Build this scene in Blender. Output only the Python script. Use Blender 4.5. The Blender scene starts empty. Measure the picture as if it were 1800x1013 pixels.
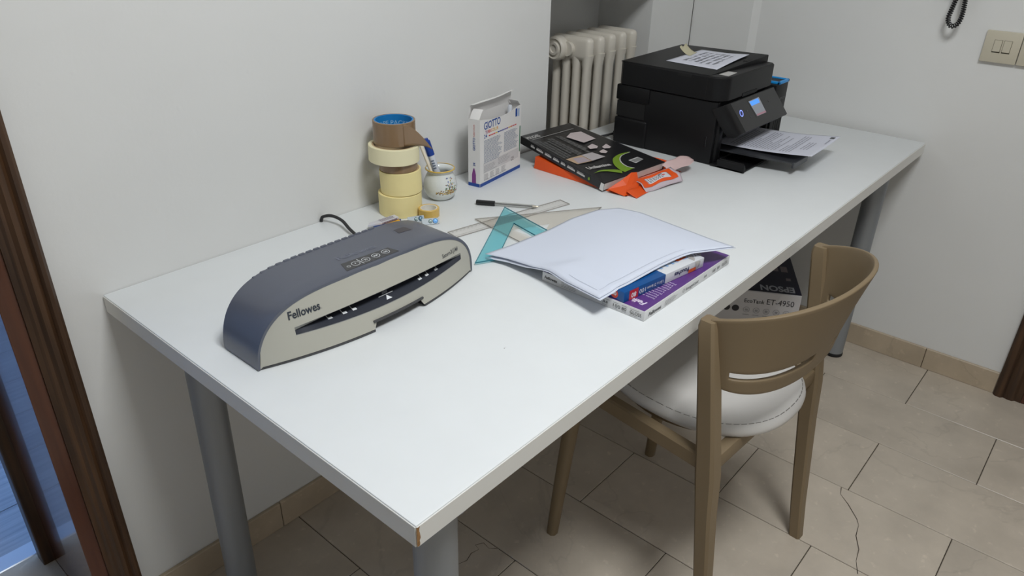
import bpy, bmesh, math, random
from mathutils import Vector, Matrix, Euler

random.seed(7)
S = bpy.context.scene
COL = S.collection
pi = math.pi
T = 0.7368            # height of the table top

# ------------------------------------------------------------------ camera, world, light, exposure
cd = bpy.data.cameras.new('camera'); cam = bpy.data.objects.new('camera', cd); COL.objects.link(cam)
cd.sensor_width = 36.0; cd.lens = 36.0 * 1301.0 / 1800.0
cam.location = (-0.3977, -1.2709, 0.6264 + T)
cam.rotation_euler = (1.0845, -0.0202, -0.8566)
cd.clip_start = 0.02
S.camera = cam

w = bpy.data.worlds.new('world'); S.world = w; w.use_nodes = True
bgn = w.node_tree.nodes['Background']
bgn.inputs[0].default_value = (0.30, 0.52, 1.0, 1); bgn.inputs[1].default_value = 4.2

LAMP = (0.22, -1.46, 2.66)
LAMP_POWER = 35.5
S.view_settings.view_transform = 'Standard'
S.view_settings.look = 'None'
S.view_settings.exposure = 0.0
S.view_settings.gamma = 1.0
S.view_settings.use_curve_mapping = False

# ------------------------------------------------------------------ materials
def lin(c):
    return tuple(((x/255.0)/12.92 if x/255.0 <= 0.04045 else ((x/255.0+0.055)/1.055)**2.4) for x in c)
MATS = {}
def mat(name, rgb, rough=0.5, metal=0.0, spec=0.5, var=0.0, vscale=6.0, bump=0.0, bscale=60.0, alpha=1.0,
        trans=0.0, emit=None, estr=0.0, coat=0.0, linear=False, rnd=0.0, detail=4.0):
    if name in MATS: return MATS[name]
    m = bpy.data.materials.new(name); m.use_nodes = True
    nt = m.node_tree; b = nt.nodes['Principled BSDF']
    c = rgb if linear else lin(rgb)
    b.inputs['Base Color'].default_value = (*c, 1)
    b.inputs['Roughness'].default_value = rough
    b.inputs['Metallic'].default_value = metal
    b.inputs['Specular IOR Level'].default_value = spec
    b.inputs['Alpha'].default_value = alpha
    b.inputs['Transmission Weight'].default_value = trans
    b.inputs['Coat Weight'].default_value = coat
    if emit:
        b.inputs['Emission Color'].default_value = (*lin(emit), 1); b.inputs['Emission Strength'].default_value = estr
    tc = nt.nodes.new('ShaderNodeTexCoord')
    if var > 0 or rnd > 0:
        n = nt.nodes.new('ShaderNodeTexNoise'); n.inputs['Scale'].default_value = vscale; n.inputs['Detail'].default_value = detail
        nt.links.new(tc.outputs['Object'], n.inputs['Vector'])
        r = nt.nodes.new('ShaderNodeMapRange'); r.inputs[1].default_value = 0.3; r.inputs[2].default_value = 0.7
        r.inputs[3].default_value = 1 - var; r.inputs[4].default_value = 1 + var
        nt.links.new(n.outputs['Fac'], r.inputs[0])
        mx = nt.nodes.new('ShaderNodeMix'); mx.data_type = 'RGBA'; mx.blend_type = 'MULTIPLY'; mx.inputs[0].default_value = 1
        mx.inputs[6].default_value = (*c, 1)
        nt.links.new(r.outputs[0], mx.inputs[7])
        nt.links.new(mx.outputs[2], b.inputs['Base Color'])
    if bump > 0:
        n2 = nt.nodes.new('ShaderNodeTexNoise'); n2.inputs['Scale'].default_value = bscale; n2.inputs['Detail'].default_value = 3
        nt.links.new(tc.outputs['Object'], n2.inputs['Vector'])
        bp = nt.nodes.new('ShaderNodeBump'); bp.inputs['Strength'].default_value = bump; bp.inputs['Distance'].default_value = 0.004
        nt.links.new(n2.outputs['Fac'], bp.inputs['Height']); nt.links.new(bp.outputs['Normal'], b.inputs['Normal'])
    MATS[name] = m
    return m

def wall_material():
    m = mat('wall_plaster', (222, 222, 220), 0.75, spec=0.2, var=0.018, vscale=2.2)
    nt = m.node_tree; b = nt.nodes['Principled BSDF']; tc = nt.nodes['Texture Coordinate']
    n1 = nt.nodes.new('ShaderNodeTexNoise'); n1.inputs['Scale'].default_value = 9; n1.inputs['Detail'].default_value = 8; n1.inputs['Roughness'].default_value = 0.55
    n2 = nt.nodes.new('ShaderNodeTexVoronoi'); n2.inputs['Scale'].default_value = 26
    nt.links.new(tc.outputs['Object'], n1.inputs['Vector']); nt.links.new(tc.outputs['Object'], n2.inputs['Vector'])
    mr = nt.nodes.new('ShaderNodeMapRange'); mr.inputs[1].default_value = 0.0; mr.inputs[2].default_value = 0.14; mr.inputs[3].default_value = 1; mr.inputs[4].default_value = 0
    nt.links.new(n2.outputs['Distance'], mr.inputs[0])
    ad = nt.nodes.new('ShaderNodeMath'); ad.operation = 'MULTIPLY_ADD'; ad.inputs[1].default_value = 0.12
    nt.links.new(mr.outputs[0], ad.inputs[0]); nt.links.new(n1.outputs['Fac'], ad.inputs[2])
    bp = nt.nodes.new('ShaderNodeBump'); bp.inputs['Strength'].default_value = 0.32; bp.inputs['Distance'].default_value = 0.006
    nt.links.new(ad.outputs[0], bp.inputs['Height']); nt.links.new(bp.outputs['Normal'], b.inputs['Normal'])
    return m

def marble_material(name, rgb, rough=0.33, rnd=0.12):
    m = bpy.data.materials.new(name); m.use_nodes = True; nt = m.node_tree; b = nt.nodes['Principled BSDF']
    N = nt.nodes.new; L = nt.links.new
    tc = N('ShaderNodeTexCoord'); oi = N('ShaderNodeObjectInfo')
    vm = N('ShaderNodeVectorMath'); vm.operation = 'SCALE'; vm.inputs[3].default_value = 37.0
    L(oi.outputs['Location'], vm.inputs[0])
    va = N('ShaderNodeVectorMath'); va.operation = 'ADD'; L(tc.outputs['Object'], va.inputs[0]); L(vm.outputs[0], va.inputs[1])
    n1 = N('ShaderNodeTexNoise'); n1.inputs['Scale'].default_value = 7; n1.inputs['Detail'].default_value = 6; n1.inputs['Roughness'].default_value = 0.6
    L(va.outputs[0], n1.inputs['Vector'])
    r1 = N('ShaderNodeMapRange'); r1.inputs[1].default_value = 0.3; r1.inputs[2].default_value = 0.75; r1.inputs[3].default_value = 0.88; r1.inputs[4].default_value = 1.13
    L(n1.outputs['Fac'], r1.inputs[0])
    # light fossil flecks
    n2 = N('ShaderNodeTexNoise'); n2.inputs['Scale'].default_value = 45; n2.inputs['Detail'].default_value = 3
    L(va.outputs[0], n2.inputs['Vector'])
    r2 = N('ShaderNodeMapRange'); r2.inputs[1].default_value = 0.62; r2.inputs[2].default_value = 0.75; r2.inputs[3].default_value = 1.0; r2.inputs[4].default_value = 1.18
    L(n2.outputs['Fac'], r2.inputs[0])
    # thin wandering veins
    n3 = N('ShaderNodeTexNoise'); n3.inputs['Scale'].default_value = 1.7; n3.inputs['Detail'].default_value = 7; n3.inputs['Distortion'].default_value = 0.6
    L(va.outputs[0], n3.inputs['Vector'])
    sb = N('ShaderNodeMath'); sb.operation = 'SUBTRACT'; sb.inputs[1].default_value = 0.5; L(n3.outputs['Fac'], sb.inputs[0])
    ab = N('ShaderNodeMath'); ab.operation = 'ABSOLUTE'; L(sb.outputs[0], ab.inputs[0])
    r3 = N('ShaderNodeMapRange'); r3.inputs[1].default_value = 0.0; r3.inputs[2].default_value = 0.007; r3.inputs[3].default_value = 0.90; r3.inputs[4].default_value = 1.0
    L(ab.outputs[0], r3.inputs[0])
    r4 = N('ShaderNodeMapRange'); r4.inputs[3].default_value = 1 - rnd; r4.inputs[4].default_value = 1 + rnd
    L(oi.outputs['Random'], r4.inputs[0])
    m1 = N('ShaderNodeMath'); m1.operation = 'MULTIPLY'; L(r1.outputs[0], m1.inputs[0]); L(r2.outputs[0], m1.inputs[1])
    m2 = N('ShaderNodeMath'); m2.operation = 'MULTIPLY'; L(m1.outputs[0], m2.inputs[0]); L(r3.outputs[0], m2.inputs[1])
    m3 = N('ShaderNodeMath'); m3.operation = 'MULTIPLY'; L(m2.outputs[0], m3.inputs[0]); L(r4.outputs[0], m3.inputs[1])
    mx = N('ShaderNodeMix'); mx.data_type = 'RGBA'; mx.blend_type = 'MULTIPLY'; mx.inputs[0].default_value = 1
    mx.inputs[6].default_value = (*lin(rgb), 1); L(m3.outputs[0], mx.inputs[7]); L(mx.outputs[2], b.inputs['Base Color'])
    b.inputs['Roughness'].default_value = rough; b.inputs['Specular IOR Level'].default_value = 0.45
    MATS[name] = m
    return m

def wood_material(name, rgb, rgb2, rough=0.35, axis='Z', coat=0.0):
    m = bpy.data.materials.new(name); m.use_nodes = True; nt = m.node_tree; b = nt.nodes['Principled BSDF']
    N = nt.nodes.new; L = nt.links.new
    tc = N('ShaderNodeTexCoord'); mp = N('ShaderNodeMapping')
    mp.inputs['Scale'].default_value = {'Z': (30, 30, 1.6), 'X': (1.6, 30, 30), 'Y': (30, 1.6, 30)}[axis]
    L(tc.outputs['Object'], mp.inputs[0])
    n = N('ShaderNodeTexNoise'); n.inputs['Scale'].default_value = 2.2; n.inputs['Detail'].default_value = 7
    L(mp.outputs[0], n.inputs['Vector'])
    r = N('ShaderNodeValToRGB'); r.color_ramp.elements[0].position = 0.32; r.color_ramp.elements[1].position = 0.7
    r.color_ramp.elements[0].color = (*lin(rgb2), 1); r.color_ramp.elements[1].color = (*lin(rgb), 1)
    L(n.outputs['Fac'], r.inputs[0]); L(r.outputs[0], b.inputs['Base Color'])
    b.inputs['Roughness'].default_value = rough; b.inputs['Coat Weight'].default_value = coat
    MATS[name] = m
    return m

def film_material(name, rgb, alpha, rough=0.15):
    m = bpy.data.materials.new(name); m.use_nodes = True; nt = m.node_tree
    for n in list(nt.nodes): nt.nodes.remove(n)
    N = nt.nodes.new; L = nt.links.new
    o = N('ShaderNodeOutputMaterial'); tr = N('ShaderNodeBsdfTransparent'); tr.inputs[0].default_value = (*lin(rgb), 1)
    p = N('ShaderNodeBsdfPrincipled'); p.inputs['Base Color'].default_value = (*lin(rgb), 1); p.inputs['Roughness'].default_value = rough
    mx = N('ShaderNodeMixShader'); mx.inputs[0].default_value = alpha
    L(tr.outputs[0], mx.inputs[1]); L(p.outputs[0], mx.inputs[2]); L(mx.outputs[0], o.inputs[0])
    MATS[name] = m
    return m

M_WALL = wall_material()
M_TILE = marble_material('floor_marble', (192, 181, 166), rnd=0.07)
M_SKIRT = marble_material('skirting_marble', (182, 166, 144), 0.4, 0.05)
M_GROUT = mat('grout', (58, 50, 42), 0.9)
M_DARKWOOD = wood_material('dark_walnut', (84, 58, 36), (46, 30, 19), 0.4)
M_REDWOOD = wood_material('red_brown_lacquer', (84, 44, 26), (66, 32, 18), 0.2, coat=0.5)
M_TABLE = mat('white_laminate', (224, 227, 228), 0.38, var=0.012, vscale=14, spec=0.4)
M_EDGE = mat('white_edge_band', (224, 223, 218), 0.45)
M_CHIP = mat('chipboard', (150, 112, 70), 0.9, var=0.35, vscale=220)
M_LEG = mat('grey_lacquered_steel', (142, 146, 150), 0.42, metal=0.35)
M_BLACK = mat('black_plastic', (24, 24, 26), 0.5, spec=0.4)

# ------------------------------------------------------------------ mesh helpers
class MB:
    def __init__(s): s.v = []; s.f = []
    def add(s, v, f):
        o = len(s.v); s.v += [Vector(p) for p in v]; s.f += [tuple(i + o for i in q) for q in f]; return s
    def box(s, a, b, mtx=None):
        x0, y0, z0 = a; x1, y1, z1 = b
        v = [(x0,y0,z0),(x1,y0,z0),(x1,y1,z0),(x0,y1,z0),(x0,y0,z1),(x1,y0,z1),(x1,y1,z1),(x0,y1,z1)]
        if mtx: v = [mtx @ Vector(p) for p in v]
        return s.add(v, [(0,3,2,1),(4,5,6,7),(0,1,5,4),(1,2,6,5),(2,3,7,6),(3,0,4,7)])
    def rbox(s, a, b, r=0.003, seg=2, mtx=None):
        bm = bmesh.new(); bmesh.ops.create_cube(bm, size=1)
        c = [(a[i]+b[i])/2 for i in range(3)]; d = [abs(b[i]-a[i]) for i in range(3)]
        for vv in bm.verts: vv.co = Vector((c[i] + vv.co[i]*d[i] for i in range(3)))
        bmesh.ops.bevel(bm, geom=bm.edges[:], offset=min(r, min(d)*0.49), segments=seg, affect='EDGES', profile=0.5)
        bm.verts.index_update()
        v = [vv.co.copy() for vv in bm.verts]; f = [tuple(x.index for x in q.verts) for q in bm.faces]; bm.free()
        if mtx: v = [mtx @ p for p in v]
        return s.add(v, f)
    def prism(s, poly, z0, z1, mtx=None):
        n = len(poly)
        v = [(x, y, z0) for x, y in poly] + [(x, y, z1) for x, y in poly]
        if mtx: v = [mtx @ Vector(p) for p in v]
        f = [tuple(range(n))[::-1], tuple(range(n, 2*n))] + [(i, (i+1) % n, n+(i+1) % n, n+i) for i in range(n)]
        return s.add(v, f)
    def lathe(s, prof, n=40, c=(0,0,0), mtx=None, close=True):
        v = []; f = []; k = len(prof)
        for i in range(n):
            a = 2*pi*i/n
            for r, z in prof: v.append(Vector((c[0]+r*math.cos(a), c[1]+r*math.sin(a), c[2]+z)))
        for i in range(n):
            j = (i+1) % n
            for q in range(k-1): f.append((i*k+q, j*k+q, j*k+q+1, i*k+q+1))
        if close:
            if prof[0][0] > 1e-6: f.append(tuple(i*k for i in range(n))[::-1])
            if prof[-1][0] > 1e-6: f.append(tuple(i*k+k-1 for i in range(n)))
        if mtx: v = [mtx @ p for p in v]
        return s.add(v, f)
    def tube(s, pts, rad, n=10, cap=True):
        pts = [Vector(p) for p in pts]; m = len(pts)
        rr = rad if isinstance(rad, (list, tuple)) else [rad]*m
        up = Vector((0.13, 0.21, 0.97)); v = []; f = []; prev = None
        for i, p in enumerate(pts):
            t = (pts[min(i+1, m-1)] - pts[max(i-1, 0)]).normalized()
            if prev is None:
                u = t.cross(up)
                if u.length < 1e-3: u = t.cross(Vector((1,0,0)))
            else: u = prev - t*prev.dot(t)
            u.normalize(); prev = u; w_ = t.cross(u)
            for k in range(n):
                a = 2*pi*k/n; v.append(p + (u*math.cos(a) + w_*math.sin(a))*rr[i])
        for i in range(m-1):
            for k in range(n):
                k2 = (k+1) % n; f.append((i*n+k, i*n+k2, (i+1)*n+k2, (i+1)*n+k))
        if cap: f.append(tuple(range(n))[::-1]); f.append(tuple(range((m-1)*n, m*n)))
        return s.add(v, f)
    def loft(s, secs, cap=True, closed=True):
        m = len(secs); n = len(secs[0]); v = [p for q in secs for p in q]; f = []
        for i in range(m-1):
            for k in range(n if closed else n-1):
                k2 = (k+1) % n; f.append((i*n+k, i*n+k2, (i+1)*n+k2, (i+1)*n+k))
        if cap: f.append(tuple(range(n))[::-1]); f.append(tuple(range((m-1)*n, m*n)))
        return s.add(v, f)
    def grid(s, fn, nu, nv, skip=None):
        v = [fn(i/nu, j/nv) for j in range(nv+1) for i in range(nu+1)]
        f = [(j*(nu+1)+i, j*(nu+1)+i+1, (j+1)*(nu+1)+i+1, (j+1)*(nu+1)+i) for j in range(nv) for i in range(nu) if not (skip and skip(i, j))]
        return s.add(v, f)
    def quad(s, a, b, c, d): return s.add([a, b, c, d], [(0,1,2,3)])

def wloc(o):
    l = Vector((0,0,0))
    while o: l += o.location; o = o.parent
    return l
def build(name, mb, material, parent=None, smooth=None, world=False, solid=0.0, offset=-1, bevel=0.0, sub=0, loc=None):
    me = bpy.data.meshes.new(name)
    off = wloc(parent) if (world and parent) else Vector((0,0,0))
    if loc is not None: off = off + Vector(loc)
    me.from_pydata([tuple(p - off) for p in mb.v], [], mb.f)
    bm = bmesh.new(); bm.from_mesh(me); bmesh.ops.recalc_face_normals(bm, faces=bm.faces[:]); bm.to_mesh(me); bm.free()
    me.materials.append(material)
    o = bpy.data.objects.new(name, me); COL.objects.link(o)
    if parent: o.parent = parent
    if loc is not None: o.location = loc
    if smooth is not None:
        for p in me.polygons: p.use_smooth = True
        me.set_sharp_from_angle(angle=math.radians(smooth))
    if solid:
        md = o.modifiers.new('solid', 'SOLIDIFY'); md.thickness = solid; md.offset = offset
    if bevel:
        md = o.modifiers.new('bevel', 'BEVEL'); md.width = bevel; md.segments = 2; md.limit_method = 'ANGLE'
    if sub:
        md = o.modifiers.new('sub', 'SUBSURF'); md.levels = sub; md.render_levels = sub
    return o
def tag(o, label=None, cat=None, group=None, kind=None):
    if label: o['label'] = label
    if cat: o['category'] = cat
    if group: o['group'] = group
    if kind: o['kind'] = kind
    return o
def thing(name, label, cat, loc=(0,0,0), rz=0.0, group=None, rot=None):
    o = bpy.data.objects.new(name, None); COL.objects.link(o)
    o.empty_display_size = 0.05
    o.location = loc; o.rotation_euler = rot if rot else (0, 0, rz)
    return tag(o, label, cat, group)
def struct(o): o['kind'] = 'structure'; return o

_tc = {}
def text2d(s, bold=0.0, shear=0.0):
    key = (s, bold, shear)
    if key in _tc: return _tc[key]
    cu = bpy.data.curves.new('t', 'FONT'); cu.body = s; cu.size = 1.0; cu.offset = bold; cu.shear = shear
    cu.resolution_u = 3
    ob = bpy.data.objects.new('t', cu)
    me = ob.to_mesh()
    v = [(p.co.x, p.co.y) for p in me.vertices]; f = [tuple(p.vertices) for p in me.polygons]
    ob.to_mesh_clear(); bpy.data.objects.remove(ob); bpy.data.curves.remove(cu)
    x0 = min(a for a, b in v); x1 = max(a for a, b in v)
    v = [(a - x0, b) for a, b in v]
    _tc[key] = (v, f, x1 - x0)
    return _tc[key]
def put_text(mb, s, height, org, ux, uy, width=None, bold=0.0, align='L', shear=0.0, fn=None, eps=0.0003):
    """flat print: letters of cap height `height` starting at org along ux, upright along uy"""
    v, f, wd = text2d(s, bold, shear)
    k = height/0.7; kx = (width/wd) if width else k
    ux = Vector(ux).normalized(); uy = Vector(uy).normalized(); n = ux.cross(uy).normalized()
    ox = {'L': 0, 'C': -wd*kx/2, 'R': -wd*kx}[align]
    pts = []
    for a, b in v:
        if fn: pts.append(fn(a*kx+ox, b*k))
        else: pts.append(Vector(org) + ux*(a*kx+ox) + uy*(b*k) + n*eps)
    mb.add(pts, f); return mb
def put_rect(mb, org, ux, uy, x0, y0, x1, y1, eps=0.0003):
    ux = Vector(ux).normalized(); uy = Vector(uy).normalized(); n = ux.cross(uy).normalized(); o = Vector(org) + n*eps
    return mb.quad(o+ux*x0+uy*y0, o+ux*x1+uy*y0, o+ux*x1+uy*y1, o+ux*x0+uy*y1)
def put_poly(mb, org, ux, uy, pts, eps=0.0003):
    ux = Vector(ux).normalized(); uy = Vector(uy).normalized(); n = ux.cross(uy).normalized(); o = Vector(org) + n*eps
    return mb.add([o+ux*a+uy*b for a, b in pts], [tuple(range(len(pts)))])
def lines_of_print(mb, org, ux, uy, x0, x1, y0, dy, n, h, rag=0.3, rnd=None, eps=0.0003):
    """body copy too small to read: word-length dashes"""
    rnd = rnd or random.Random(3)
    for i in range(n):
        y = y0 - i*dy; xe = x1 - (x1-x0)*rag*rnd.random(); x = x0
        while x < xe:
            wl = (x1-x0)*rnd.uniform(0.05, 0.16); e = min(x+wl, xe)
            put_rect(mb, org, ux, uy, x, y, e, y+h, eps); x = e + (x1-x0)*0.018
    return mb
def ring2d(mb, org, ux, uy, cx, cy, r, w_, n=20, eps=0.0003, sy=1.0):
    ux = Vector(ux).normalized(); uy = Vector(uy).normalized(); nn = ux.cross(uy).normalized(); o = Vector(org)+nn*eps
    v = []; f = []
    for i in range(n):
        a = 2*pi*i/n
        for q in (r, r-w_): v.append(o+ux*(cx+q*math.cos(a))+uy*(cy+q*sy*math.sin(a)))
    for i in range(n):
        j = (i+1) % n; f.append((2*i, 2*j, 2*j+1, 2*i+1))
    return mb.add(v, f)
def disc2d(mb, org, ux, uy, cx, cy, r, n=20, eps=0.0003):
    return put_poly(mb, org, ux, uy, [(cx+r*math.cos(2*pi*i/n), cy+r*math.sin(2*pi*i/n)) for i in range(n)], eps)

def coons(bot, top, left, right):
    """surface patch from four border polylines: bot/top run along u, left/right along v"""
    def ev(pl, t):
        d = [0]
        for i in range(1, len(pl)): d.append(d[-1] + (Vector(pl[i])-Vector(pl[i-1])).length)
        x = t*d[-1]
        for i in range(1, len(pl)):
            if x <= d[i] + 1e-9:
                k = (x-d[i-1])/(d[i]-d[i-1]); a = Vector(pl[i-1]); b = Vector(pl[i])
                return a.lerp(b, k)
        return Vector(pl[-1])
    c00, c10, c01, c11 = Vector(bot[0]), Vector(bot[-1]), Vector(top[0]), Vector(top[-1])
    def fn(u, v):
        return (1-v)*ev(bot, u)+v*ev(top, u)+(1-u)*ev(left, v)+u*ev(right, v) - ((1-u)*(1-v)*c00+u*(1-v)*c10+(1-u)*v*c01+u*v*c11)
    return fn

# ================================================================== THE SETTING
XF = 2.083; NX0 = 1.2325; NX1 = 1.797; NZ = 1.130; CEIL = 2.75
DOORX = -0.13         # edge of the doorway in the left wall
YR = 0.03
# floor: slab + marble tiles
fl = struct(build('floor', MB().box((-2.0, -3.2, -0.08), (XF+0.1, 0.33, -0.0025)), M_GROUT))
tile_cache = {}
def tile(x0, x1, y0, y1):
    key = (round(x1-x0, 4), round(y1-y0, 4))
    c = ((x0+x1)/2, (y0+y1)/2, 0)
    if key not in tile_cache:
        hx, hy = (x1-x0)/2, (y1-y0)/2
        o = build('tile', MB().rbox((-hx, -hy, -0.012), (hx, hy, 0.0), 0.0012, 1), M_TILE, fl)
        tile_cache[key] = o.data
    else:
        o = bpy.data.objects.new('tile', tile_cache[key]); COL.objects.link(o); o.parent = fl
    o.location = c
g = 0.0010
k = -9
while True:
    x0 = 0.297 + 0.2545*k; x1 = x0 + 0.2545
    if x0 > XF - 0.02: break
    x1 = min(x1, XF)
    y = 0.0055 if k % 2 == 0 else -0.245
    if k % 2 == 1: tile(x0+g, x1-g, -0.245+g, -0.001)
    while y > -3.0:
        tile(x0+g, x1-g, y-0.5+g, min(y-g, -0.001)); y -= 0.5
    k += 1
# a crack that runs across two of the tiles
def ribbon(mb, pts, wd, z):
    v = []; f = []
    for i, p in enumerate(pts):
        a = Vector(pts[max(i-1, 0)]); b = Vector(pts[min(i+1, len(pts)-1)]); d = (b-a).normalized(); n = Vector((-d.y, d.x))
        ww = wd*(0.5 + 0.7*math.sin(2.1*i+1)**2)
        v += [(p[0]+n.x*ww, p[1]+n.y*ww, z), (p[0]-n.x*ww, p[1]-n.y*ww, z)]
    for i in range(len(pts)-1): f.append((2*i, 2*i+1, 2*i+3, 2*i+2))
    return mb.add(v, f)
mb = MB(); ribbon(mb, [(1.312,-0.978),(1.285,-0.985),(1.262,-1.012),(1.224,-1.047),(1.205,-1.058),(1.165,-1.065),(1.125,-1.085),(1.085,-1.092),(1.048,-1.108)], 0.0011, 0.0003)
ribbon(mb, [(0.548,-0.44),(0.536,-0.425),(0.540,-0.405),(0.522,-0.395),(0.518,-0.41),(0.497,-0.405),(0.475,-0.412),(0.455,-0.405),(0.43,-0.418)], 0.0008, 0.0003)
build('crack', mb, mat('crack_dirt', (70, 60, 50), 0.9), fl)

# walls (left wall is pierced by a doorway and a radiator niche)
mb = MB()
mb.box((DOORX, 0, -0.02), (NX0, 0.30, CEIL))
mb.box((NX0, 0, NZ), (NX1, 0.30, CEIL))                 # above the niche
mb.box((NX0-0.01, 0.235, -0.02), (NX1+0.01, 0.30, NZ+0.01))      # niche back
mb.box((NX1, YR, -0.02), (XF+0.1, 0.30, CEIL))
mb.box((-2.0, 0, 2.12), (DOORX, 0.30, CEIL))            # above the doorway
mb.box((-2.0, 0, -0.02), (-1.05, 0.30, CEIL))
struct(build('wall_left', mb, M_WALL))
mb = MB(); mb.box((XF, -3.2, -0.02), (XF+0.1, YR+0.02, CEIL))
wb = struct(build('wall_back', mb, M_WALL))
# shallow flue chase at the corner
mb = MB(); mb.add([(XF-0.012, YR, 0), (XF-0.012, -0.185, 0), (XF+0.002, -0.212, 0), (XF+0.002, YR, 0),
                   (XF-0.012, YR, CEIL), (XF-0.012, -0.185, CEIL), (XF+0.002, -0.212, CEIL), (XF+0.002, YR, CEIL)],
                  [(0,1,5,4), (1,2,6,5), (2,3,7,6), (3,0,4,7), (0,3,2,1), (4,5,6,7)])
build('chase', mb, M_WALL, wb)
mb = MB(); ribbon_pts = []
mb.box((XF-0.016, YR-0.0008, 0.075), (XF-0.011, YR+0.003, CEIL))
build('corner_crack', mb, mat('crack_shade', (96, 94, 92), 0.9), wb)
struct(build('wall_right', MB().box((-2.0, -3.3, -0.02), (XF+0.1, -3.2, CEIL)), M_WALL))
struct(build('wall_front', MB().box((-2.1, -3.3, -0.02), (-2.0, 0.3, CEIL)), M_WALL))
struct(build('ceiling', MB().box((-2.1, -3.3, CEIL), (XF+0.1, 0.3, CEIL+0.1)), mat('ceiling_paint', (232, 231, 228), 0.8)))

# skirting, one marble strip after another
def skirting(name, segs):
    root = None
    for i, (a, b) in enumerate(segs):
        m_ = MB().rbox(a, b, 0.0015, 1)
        if root is None: root = struct(build(name, MB().box((a[0]+0.001, a[1]+0.003 if name.endswith('left') else a[1], 0), (segs[-1][1][0]-0.001 if name.endswith('left') else b[0]+0.002, segs[-1][1][1]+0.001, 0.068)), M_GROUT))
        build('skirting_tile', m_, M_SKIRT, root)
skirting('baseboard_left', [((-0.068, -0.010, 0), (0.2537, 0.0, 0.074)), ((0.2553, -0.010, 0), (0.755, 0.0, 0.074)), ((0.7566, -0.010, 0), (NX0, 0.0, 0.074))])
root = struct(build('baseboard_back', MB().box((XF-0.006, -1.185, 0), (XF+0.001, YR, 0.07)), M_GROUT))
for a, b in ((-0.471, YR), (-0.9712, -0.4726), (-1.186, -0.9728)):
    build('skirting_tile', MB().rbox((XF-0.010, a, 0), (XF, b, 0.074), 0.0015, 1), M_SKIRT, root)

# left doorway: walnut casing, red-brown jamb, stop
door = struct(build('door_1', MB().rbox((-0.153, -0.005, 0), (DOORX+0.006, 0.30, 2.12), 0.001, 1), M_REDWOOD))
def casing(x_out, x_in, name, parent):     # moulded profile in plan, extruded upward
    wd = x_in - x_out
    prof = [(0, 0), (0, -0.020), (0.10, -0.024), (0.22, -0.024), (0.30, -0.018), (0.40, -0.021), (0.55, -0.021), (0.66, -0.014), (0.76, -0.014), (0.84, -0.010), (1.0, -0.010), (1.0, 0.0)]
    return build(name, MB().prism([(x_out+wd*a, b) for a, b in prof], 0, 2.19), M_DARKWOOD, parent)
casing(-0.0735, -0.1255, 'casing', door)
build('jamb_stop', MB().rbox((-0.176, 0.285, 0), (-0.150, 0.325, 2.12), 0.003), M_DARKWOOD, door)
mb = MB(); mb.rbox((-1.05, -0.020, 2.10), (-0.15, 0.0, 2.19), 0.004)
build('head_casing', mb, M_DARKWOOD, door)
mb = MB(); mb.rbox((-1.062, -0.02, 0), (-1.05, 0.30, 2.12), 0.003); mb.rbox((-1.13, -0.022, 0), (-1.062, 0.0, 2.19), 0.004)
build('jamb', mb, M_DARKWOOD, door)
mb = MB(); mb.rbox((-1.05, 0.0, -0.01), (-0.152, 0.335, 0.004), 0.002, 1)
build('threshold', mb, M_SKIRT, door)
build('threshold_strip', MB().rbox((-1.05, 0.335, -0.01), (-0.10, 0.385, 0.005), 0.002, 1), mat('aluminium_strip', (205, 212, 222), 0.35, metal=0.6), door)
# next room, lit by daylight
f2 = struct(build('floor_next_room', MB().box((-3.0, 0.33, -0.08), (1.8, 3.6, -0.004)), M_GROUT))
M_PLANK = wood_material('pale_plank_tile', (176, 182, 190), (140, 148, 160), 0.4, 'X')
pk = None
yy = 0.386
while yy < 3.4:
    xs = -2.9 + (0.45 if int((yy-0.3)/0.195) % 2 else 0.0)
    while xs < 1.7:
        if pk is None:
            o = build('plank', MB().rbox((0, 0, -0.01), (1.197, 0.159 if False else 0.1925, 0.0), 0.001, 1), M_PLANK, f2); pk = o.data
        else:
            o = bpy.data.objects.new('plank', pk); COL.objects.link(o); o.parent = f2
        o.location = (xs, yy - 0.0345, 0) ; xs += 1.2
    yy += 0.195
mb = MB(); mb.box((-3.1, 0.3, -0.02), (-3.0, 3.6, CEIL)); mb.box((-3.1, 3.6, -0.02), (1.9, 3.7, CEIL))
mb.box((1.8, 0.3, -0.02), (1.9, 3.6, 0.5)); mb.box((1.8, 0.3, 2.6), (1.9, 3.6, CEIL))      # window opening towards the daylight
mb.box((1.8, 0.3, 0.5), (1.9, 0.7, 2.6)); mb.box((1.8, 3.0, 0.5), (1.9, 3.6, 2.6))
struct(build('wall_next_room', mb, M_WALL))
struct(build('ceiling_next_room', MB().box((-3.1, 0.3, CEIL), (1.9, 3.7, CEIL+0.1)), MATS['ceiling_paint']))

# right-hand door in the back wall
door2 = struct(build('door_2', MB().rbox((XF-0.012, -2.06, 0), (XF+0.002, -1.262, 2.08), 0.002), M_REDWOOD))
prof = [(0, 0), (0, 0.014), (0.10, 0.021), (0.28, 0.022), (0.38, 0.014), (0.52, 0.018), (0.70, 0.018), (0.80, 0.010), (1, 0.012), (1, 0)]
mb = MB().prism([(XF - b, -1.187 - 0.075*a) for a, b in prof], 0, 2.16)
build('casing', mb, M_DARKWOOD, door2)
mb = MB().prism([(XF - b, -2.135 + 0.075*a) for a, b in prof], 0, 2.16)
build('casing', mb, M_DARKWOOD, door2)
build('head_casing', MB().rbox((XF-0.02, -2.06, 2.08), (XF, -1.262, 2.16), 0.004), M_DARKWOOD, door2)

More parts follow.
